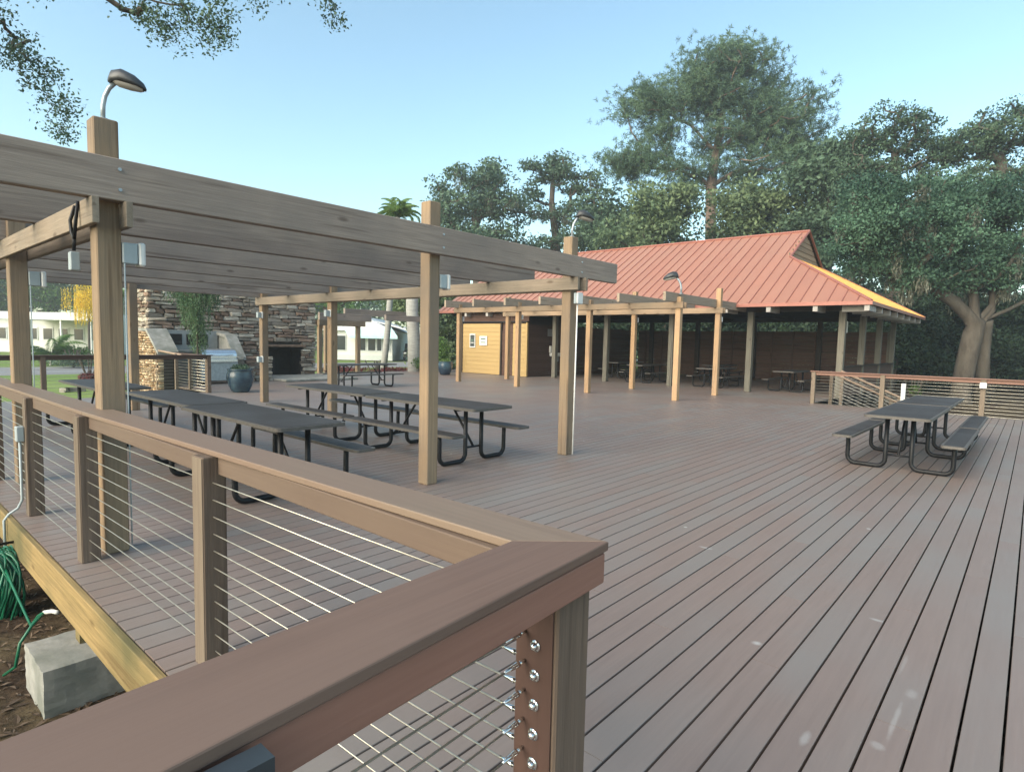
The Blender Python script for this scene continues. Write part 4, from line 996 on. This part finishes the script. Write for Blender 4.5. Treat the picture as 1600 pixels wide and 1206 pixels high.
# the big live oak with pale forked trunk
D = 27; B0 = ground_under(at(1503, 560, D)); F = at(1524, 500, D)
lo = [ell(1400, 335, 95, 55, D, 62), ell(1510, 320, 90, 50, D, 56), ell(1340, 375, 55, 42, D, 26), ell(1470, 385, 110, 32, D, 48), ell(1590, 360, 85, 60, D, 44), ell(1360, 300, 40, 28, D, 12), ell(1680, 380, 70, 60, D, 20), ell(1445, 432, 60, 18, D, 20), ell(1565, 425, 60, 20, D, 20), ell(1385, 405, 40, 20, D, 10)]
tree('live_oak', 'big live oak with pale leaning forked trunk beyond the far right railing', B0, [B0, B0.lerp(F, .5) + RIGHT * -.05, F], lo, .56, 250, .16, L_OAK, BARK_OAK, .40, seed=21, moss=.14, rmin=.03, cat='tree', jit=.16, bend=.1,
     limbs=[(F, at(1490, 465, D), at(1430, 425, D), at(1360, 385, D)), (F, at(1555, 465, D), at(1575, 420, D), at(1585, 370, D)), (F, at(1575, 478, D), at(1640, 445, D), at(1700, 400, D)), (F, at(1520, 450, D), at(1500, 400, D), at(1480, 340, D)), (at(1525, 520, D), at(1550, 480, D), at(1552, 430, D), at(1530, 360, D))])
# second stem of the oak
tag(MB().tube([ground_under(at(1537, 560, D + .3)), at(1536, 545, D + .3), at(1541, 505, D + .2), at(1541, 495, D + .1)], [.36, .27, .25, .27], 10).build('oak_trunk_stem', BARK_OAK, None, True), 'second darker stem leaning against the big live oak trunk', 'tree trunk')
std('thin dark oak limbs seen against bright sky right of the roof slope', 'oak_tree', 1398, 470, 34, [ell(1400, 465, 45, 20, 34, 7), ell(1330, 420, 22, 18, 34, 5), ell(1440, 440, 30, 24, 34, 6)], .6, 110, .24, L_OAKD, BARK_DK, .22, seed=23, rmin=.03, up=[(1385, 420)], jit=.25)
# far trees and undergrowth
def mass(label, name, blobs, n, size, m):
    o = leaf_mesh(name, blobs, n, size, m, None); tag(o, label, 'undergrowth', None, 'stuff'); return o
bl = []
r_ = random.Random(31)
for k in range(70):
    px = r_.uniform(1385, 1760); D = r_.uniform(33, 50); py = r_.uniform(470, 585) if px > 1420 else r_.uniform(500, 585)
    bl.append((at(px, py, D), (r_.uniform(1.2, 2.4), r_.uniform(1.2, 2.4), r_.uniform(.7, 1.5))))
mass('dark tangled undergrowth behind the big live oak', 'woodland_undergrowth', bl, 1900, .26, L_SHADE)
bl = []
for k in range(75):
    px = r_.uniform(690, 1400); D = r_.uniform(40, 52); py = r_.uniform(455, 560) if px > 860 else r_.uniform(470, 575)
    bl.append((at(px, py, D), (r_.uniform(1.4, 2.6), r_.uniform(1.4, 2.6), r_.uniform(.9, 1.6))))
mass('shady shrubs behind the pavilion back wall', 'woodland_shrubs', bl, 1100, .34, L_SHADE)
bl = []
for k in range(80):
    px = r_.uniform(-250, 900); D = r_.uniform(78, 110); py = r_.uniform(440, 535)
    if 60 < px < 500 and py < 470 and D < 90: continue
    bl.append((at(px, py, D), (r_.uniform(3, 5.5), r_.uniform(3, 5.5), r_.uniform(1.8, 3.4))))
mass('distant belt of trees behind the houses', 'distant_trees', bl, 800, .8, L_OAKD)
bl = []
for k in range(60):
    px = r_.uniform(1000, 1900); D = r_.uniform(58, 85); py = r_.uniform(400, 545)
    bl.append((at(px, py, D), (r_.uniform(3, 5.5), r_.uniform(3, 5.5), r_.uniform(1.8, 3.2))))
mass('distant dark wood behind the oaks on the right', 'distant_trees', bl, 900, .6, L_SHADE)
# left garden
LG = 'garden trees beside the white houses'
std('large drooping green oak seen under the pergola at far left', 'oak_tree', 40, 520, 84, [ell(40, 435, 90, 42, 84, 46), ell(105, 448, 45, 34, 84, 24), ell(-40, 430, 70, 50, 84, 24)], 1.4, 170, .42, L_LEFT, BARK_DK, .4, seed=41, rmin=.08)
std('leafy tree behind the awning house and the pale trunks', 'oak_tree', 680, 560, 42, [ell(680, 470, 55, 40, 42, 34), ell(640, 455, 40, 25, 42, 12), ell(700, 530, 35, 45, 42, 18)], 1.0, 170, .32, L_OAKY, BARK_DK, .3, seed=42, rmin=.05)
std('small green tree above the end of the stone wall', 'oak_tree', 520, 520, 64, [ell(520, 455, 60, 30, 64, 24)], 1.4, 160, .45, L_LEFT, BARK_DK, .3, seed=43, rmin=.07)
# palms
def palm(label, base, top, r, frl, nf, m, trunkm=PALMT, droop=1.0, up=.6, seed=1, group=None):
    rr = random.Random(seed); t = thing('palm_tree', label, 'palm', tuple(base), group)
    b, tp = Vector(base), Vector(top); pts = [b.lerp(tp, q / 6) + Vector((.06 * math.sin(q), 0, 0)) for q in range(7)]
    MB().tube(pts, [r * 1.15] + [r] * 5 + [r * .85], 12).build('trunk', trunkm, t, True)
    V = []
    for i in range(nf):
        a = 2 * math.pi * i / nf + rr.uniform(-.2, .2); el = rr.uniform(-.1, 1.2) * up; L = frl * rr.uniform(.75, 1.1)
        hd = np.array([math.cos(a), math.sin(a), 0]); p = np.array(tp); sp = [p.copy()]; e = el + .25
        for k in range(14):
            p = p + (hd * math.cos(e) + np.array([0, 0, math.sin(e)])) * L / 14; e -= droop * .19; sp.append(p.copy())
        side = np.array([-hd[1], hd[0], 0])
        for k in range(1, 15):
            for s in (-1, 1):
                for j in range(3):
                    c = sp[k - 1] + (sp[k] - sp[k - 1]) * (j / 3); l = L * .26 * math.sin(math.pi * (k / 15) ** .7) + .05
                    dr = side * s + hd * .5 + np.array([0, 0, -.55 - .3 * rr.random()]); dr /= np.linalg.norm(dr)
                    w = np.array([0, 0, 1.]) * .018 + hd * .022
                    V.append([c - w, c + dr * l * .6 - w * .9, c + dr * l, c + dr * l * .5 + w])
    mesh_from_quads('fronds', np.array(V), m, t); return t
pb_ = ground_under(at(597, 575, 33)); palm('slender pale palm trunk with feathery crown rising above the pergola beam', pb_, at(622, 330, 33), .17, 1.7, 26, L_PALM, seed=3, droop=.8, up=1.35)
tag(MB().tube([ground_under(at(648, 575, 30)), at(647, 530, 30), at(644, 480, 30), at(644, 400, 30)], [.36, .32, .31, .28], 12).build('palm_tree', PALMT, None, True), 'thick pale grey palm trunk right of the awning house', 'palm')
yp = ground_under(at(140, 556, 54)); yt = at(138, 452, 54)
tree('weeping_tree', 'tree with drooping yellow fronds hanging over the white carport roof', yp, [yp, yp.lerp(yt, .5), yt],
     [(yt + Vector((0, 0, .3)), 1.9, .7, .8, 26), (yt + Vector((0, 0, -.7)), 1.3, .6, .8, 12)], .3, 9, .17, L_YEL, BARK_DK, .1, style='weep', seed=53, rmin=.03)
palm('small green palm beside the white carport', ground_under(at(190, 560, 50)), at(190, 455, 50), .12, 2.2, 13, L_PALM, seed=6, droop=1.2, up=1.0)
# banana-like shrubs on the lawn
def shrub(label, px, py, D, lobes, n, size, m, nm='garden_shrub', group=None, asp=.3, droop=1):
    b = ground_under(at(px, py, D)); t = thing(nm, label, 'shrub', tuple(b), group)
    mb = MB(); rr = random.Random(px)
    for k in range(6): mb.tube([b, b + Vector((rr.uniform(-.5, .5), rr.uniform(-.5, .5), 1.2))], .03, 5)
    mb.build('stem', BARK_DK, t)
    leaf_mesh('foliage', [(at(a, b_, D), (rx * D / 933, rx * D / 933, ry * D / 933)) for a, b_, rx, ry in lobes], n, size, m, t, asp, .2, droop); return t
palm('feathery clump palm on the lawn before the long white home', ground_under(at(80, 556, 40)), at(80, 545, 40), .12, 2.3, 17, L_LEFT, seed=8, droop=.75, up=1.15)
shrub('round green shrub on the lawn beside the feathery clump palm', 120, 550, 41, [(118, 543, 24, 9), (100, 540, 12, 8)], 500, .26, L_LEFT)
shrub('dark low round bush by the road behind the dark railing', 115, 568, 38, [(115, 557, 35, 10)], 1600, .2, L_OAKD)
shrub('crimson bromeliads at the rear edge of the left deck', 140, 590, 27, [(138, 583, 14, 6), (165, 580, 10, 8)], 260, .3, L_RED, asp=.2, droop=-1)
shrub('reddish low hedge behind the alone standing picnic table', 590, 576, 31, [(540, 572, 50, 5), (620, 573, 40, 5)], 900, .16, L_RED)
shrub('green low plants at the pale trunk bases', 660, 570, 30, [(665, 560, 24, 12), (690, 545, 14, 26)], 1000, .18, L_LEFT)
shrub('yellow-green plant behind the far right railing near the white pipe', 1428, 600, 25, [(1428, 603, 12, 10)], 260, .16, L_PALM, asp=.25)
planter('large dark blue glazed planter with low greenery near the short cable railing', -17.1, 7.72, 1.0, None, 500, L_OAKD)
planter('blue glazed planter with yellow-green plant beside the far left pergola post', -20.6, 18.8, .95, None, 350, L_PALM)
# weeping tree in front of the grill
wt = ground_under(Vector((-19.3, 7.42, 0)), .0)
tree('weeping_shrub', 'slim weeping green tree in front of the stone wall and grill', wt, [wt, wt + Vector((0, 0, 1.3)), wt + Vector((.05, 0, 2.7)), wt + Vector((0, .05, 3.3))],
     [(wt + Vector((0, 0, 3.25)), .72, .4, 1, 34), (wt + Vector((0, 0, 2.6)), .5, .4, 1, 16), (wt + Vector((0, 0, 1.7)), .16, .5, 1, 6)], .1, 12, .065, L_WEEP, BARK_DK, .035, style='weep', seed=51, rmin=.006, cat='tree')

# ------------------------------------------------------------------ houses at left
WH = mat('white_house_siding', (.72, .72, .7), (.64, .64, .62), (2, 2, 14), .7, .05, 3, .3, 0, .02)
TEAL = mat('pale_teal_awning', (.48, .72, .72), (.42, .64, .65), (3, 3, 3), .5, .03, 3, .3, 0, .02)
GLASS = flat('dark_window_glass', (.03, .04, .045), .12)
WROOF = flat('white_metal_roof', (.7, .71, .72), .5)
rzh = math.atan2(.6595, .7514)
def house(label, o, L, Hh):
    return thing('mobile_home', label, 'house', tuple(o), None, rzh)
o2 = ground_under(at(507, 557, 60), -.6); T = house('white mobile home with pale teal awning over dark windows', o2, 6, 3)
ox, oy, oz = o2
def lb(nm, x0, x1, y0, y1, z0, z1, m, par, bev=0): return MB().b2(ox + x0, ox + x1, oy + y0, oy + y1, oz + z0, oz + z1, bev).build(nm, m, par)
lb('wall', 0, 6.8, 0, 9, 0, 2.9, WH, T)
MB().prism([(ox - .3, oz + 2.92), (ox + 7.1, oz + 2.92), (ox + 4.2, oz + 4.3)], 1, oy - .4, oy + 9.2).build('roof', WROOF, T)
for (a, b_, z0, z1) in ((1.2, 2.1, 1.0, 2.4), (3.4, 4.1, 1.0, 2.3), (4.4, 5.1, 1.0, 2.3), (5.3, 5.7, 1.0, 2.3), (6.0, 6.5, 1.0, 2.2)):
    w = lb('window_frame', a - .08, b_ + .08, -.05, -.005, z0 - .08, z1 + .08, WROOF, T); lb('window_pane', a, b_, -.08, -.052, z0, z1, GLASS, T)
MB().add([(ox + 1.8, oy - .02, oz + 3.45), (ox + 6.6, oy - .02, oz + 3.45), (ox + 7.6, oy - 1.5, oz + 2.45), (ox + 2.9, oy - 1.5, oz + 2.45), (ox + 1.8, oy - .02, oz + 3.38), (ox + 6.6, oy - .02, oz + 3.38), (ox + 7.6, oy - 1.5, oz + 2.2), (ox + 2.9, oy - 1.5, oz + 2.2)],
         [(0, 1, 2, 3), (7, 6, 5, 4), (0, 3, 7, 4), (3, 2, 6, 7), (2, 1, 5, 6), (1, 0, 4, 5)]).build('awning', TEAL, T)
MB().add([(ox + 4.4, oy + .3, oz + 4.1), (ox + 10.2, oy + .3, oz + 2.75), (ox + 10.2, oy + 7, oz + 2.75), (ox + 4.4, oy + 7, oz + 4.1), (ox + 4.4, oy + .3, oz + 3.98), (ox + 10.2, oy + .3, oz + 2.6), (ox + 10.2, oy + 7, oz + 2.6), (ox + 4.4, oy + 7, oz + 3.98)],
         [(0, 1, 2, 3), (7, 6, 5, 4), (0, 4, 5, 1), (1, 5, 6, 2), (2, 6, 7, 3), (3, 7, 4, 0)]).build('carport_roof', WROOF, T)
for x in (8.6, 10.0): lb('carport_post', x, x + .12, .4, .52, 0, 2.7, WROOF, T)
lb('skirting', -.02, 6.82, -.03, -.004, 0, .5, mat('pale_skirting', (.6, .64, .62), (.55, .58, .57), (3, 3, 3), .7), T)
def parked(nm, label, ox, oy, oz, x, m, cat, L=4.4, Hc=1.75):
    t = thing(nm, label, cat, (ox, oy, oz), 'vehicles parked at the white homes', rzh)
    # long axis along local Y (front towards the viewer), body side profile extruded over the width
    prof = [(-L / 2, .35), (-L / 2, .95), (-L / 2 + .9, 1.05), (-L / 2 + 1.5, Hc), (L / 2 - .3, Hc), (L / 2, 1.0), (L / 2, .35)]
    MB().prism([(oy + 3 + p[0], oz + p[1]) for p in prof], 0, ox + x - .9, ox + x + .9).build('car_body', m, t)
    MB().add([(ox + x - .75, oy + 3 - L / 2 + .93, oz + 1.12), (ox + x + .75, oy + 3 - L / 2 + .93, oz + 1.12), (ox + x + .65, oy + 3 - L / 2 + 1.42, oz + Hc - .08), (ox + x - .65, oy + 3 - L / 2 + 1.42, oz + Hc - .08)], [(0, 1, 2, 3)]).build('windscreen', GLASS, t)
    for sx in (-.86, .86):
        for yy in (-L / 2 + .8, L / 2 - .8):
            MB().tube([(ox + x + sx - .1, oy + 3 + yy, oz + .33), (ox + x + sx + .1, oy + 3 + yy, oz + .33)], .33, 14).build('wheel', BLACK, t)
    for sx in (-.65, .65): MB().b2(ox + x + sx - .12, ox + x + sx + .12, oy + 3 - L / 2 - .02, oy + 3 - L / 2 + .01, oz + .7, oz + .85).build('headlight', WHITEP, t)
    return t
parked('parked_car', 'black vehicle parked under the carport of the teal awning house', ox, oy, oz, 8.6, flat('black_car_paint', (.015, .017, .02), .25), 'car')
o1 = ground_under(at(-40, 548, 62), -.65); ox, oy, oz = o1; T = house('long white mobile home with flat carport roof seen at far left under the pergola', o1, 20, 3)
lb('wall', 0, 15, 0, 7, 0, 3.6, WH, T); lb('roof', -.3, 15.3, -.5, 7.3, 3.602, 4.1, WROOF, T)
for k in range(9): lb('window_frame', .8 + k * 1.6, 1.9 + k * 1.6, -.06, -.005, 1.3, 2.6, WROOF, T); lb('window_pane', .9 + k * 1.6, 1.8 + k * 1.6, -.09, -.062, 1.4, 2.5, GLASS, T)
lb('carport_roof', 7.2, 16.5, -6, -.51, 3.3, 4.0, WROOF, T)
for x in (7.4, 10.5, 13.4, 16.2): lb('carport_post', x, x + .14, -5.9, -5.76, 0, 3.3, WROOF, T)
parked('parked_car', 'blue-grey car at the far left edge before the white home', ox, oy, oz, 2.4, flat('slate_blue_car_paint', (.09, .14, .19), .3), 'car')
bpy.data.objects['parked_car.001'].location = (ox, oy, oz)
# white stones edging a bed beside the far left table
rr = random.Random(77)
wsm = [stone_mesh('edging_stone_mesh', STONES[3], rs) for _ in range(3)]
bs = thing('stone_edging', 'row of pale rounded stones edging the planting bed behind the left tables', 'stone edging', (-26, 6.3, GZ + .04))
for k in range(4):
    inst('stone', wsm[k % 3], (-27.6 + rr.uniform(-.15, .15), 5.75 + k * .2, GZ + .12), bs, rr.uniform(0, 3), (.2, .2, .17))

# ------------------------------------------------------------------ overhanging oak whose branch tips reach into the top left
ov = Vector((-13.5, -6.5, GZ))
def spr(px, py, D): return at(px, py, D)
lobes = []
def path_lobes(pts, D, r_m, n):
    for (a, b_) in pts: lobes.append((at(a, b_, D), r_m, r_m * .8, 1, n))
path_lobes([(-60, 20), (-20, 70), (20, 40), (50, 90), (25, 90)], 8, .28, 9)
path_lobes([(75, 110), (60, 125), (90, 150), (100, 175), (88, 190)], 8, .16, 5)
path_lobes([(105, 205)], 8, .05, 2)
path_lobes([(210, 5), (240, 10), (265, 30), (290, 5), (300, 30), (330, 25), (350, 8), (250, 40), (340, 40)], 8, .17, 6)
path_lobes([(275, 60), (330, 62), (345, 50)], 8, .07, 3)
path_lobes([(250, -60), (330, -70), (420, -50), (150, -70), (60, -60), (520, -60), (600, -90)], 8, .5, 8)
path_lobes([(515, 5), (521, 20), (522, 30), (400, 3)], 8, .05, 2)
tree('live_oak', 'overhanging live oak with branch tips hanging into the top left sky', ov, [ov, ov + Vector((.3, .5, 3.2)), ov + Vector((1.8, 3.2, 6.2)), at(60, -330, 9)], lobes, .12, 34, .052, L_OAKD, BARK_DK, .26, seed=61, rmin=.004, cat='tree', flatz=.9, jit=.14, bend=-.1,
     limbs=[(at(60, -330, 9), at(250, -250, 8.3), at(420, -200, 8), at(560, -150, 8)), (at(60, -330, 9), at(-150, -60, 8.2), at(-90, 10, 8.1)), (at(250, -250, 8.3), at(290, -50, 8))], power=1.75)

for o in list(bpy.data.objects):
    if o.type == 'MESH' and o.name.split('.')[0] in ('rail_cap', 'rail_fascia', 'coping', 'hearth_slab'):
        md = o.modifiers.new('rounded_edges', 'BEVEL'); md.width = .004; md.segments = 2; md.limit_method = 'ANGLE'
# ------------------------------------------------------------------ thin evening haze
hz = bpy.data.materials.new('haze_air'); hz.use_nodes = True; hn = hz.node_tree.nodes; hn.remove(hn['Principled BSDF'])
pvn = hn.new('ShaderNodeVolumePrincipled'); pvn.inputs['Density'].default_value = .0014; pvn.inputs['Color'].default_value = (.82, .9, .95, 1); pvn.inputs['Anisotropy'].default_value = .2
hz.node_tree.links.new(pvn.outputs[0], hn['Material Output'].inputs['Volume'])
ho = MB().b2(-212, 212, -212, 212, GZ - 1, 34).build('haze', hz); ho['kind'] = 'stuff'; ho['label'] = 'thin pale evening haze over the whole place'
ho.display_type = 'WIRE'
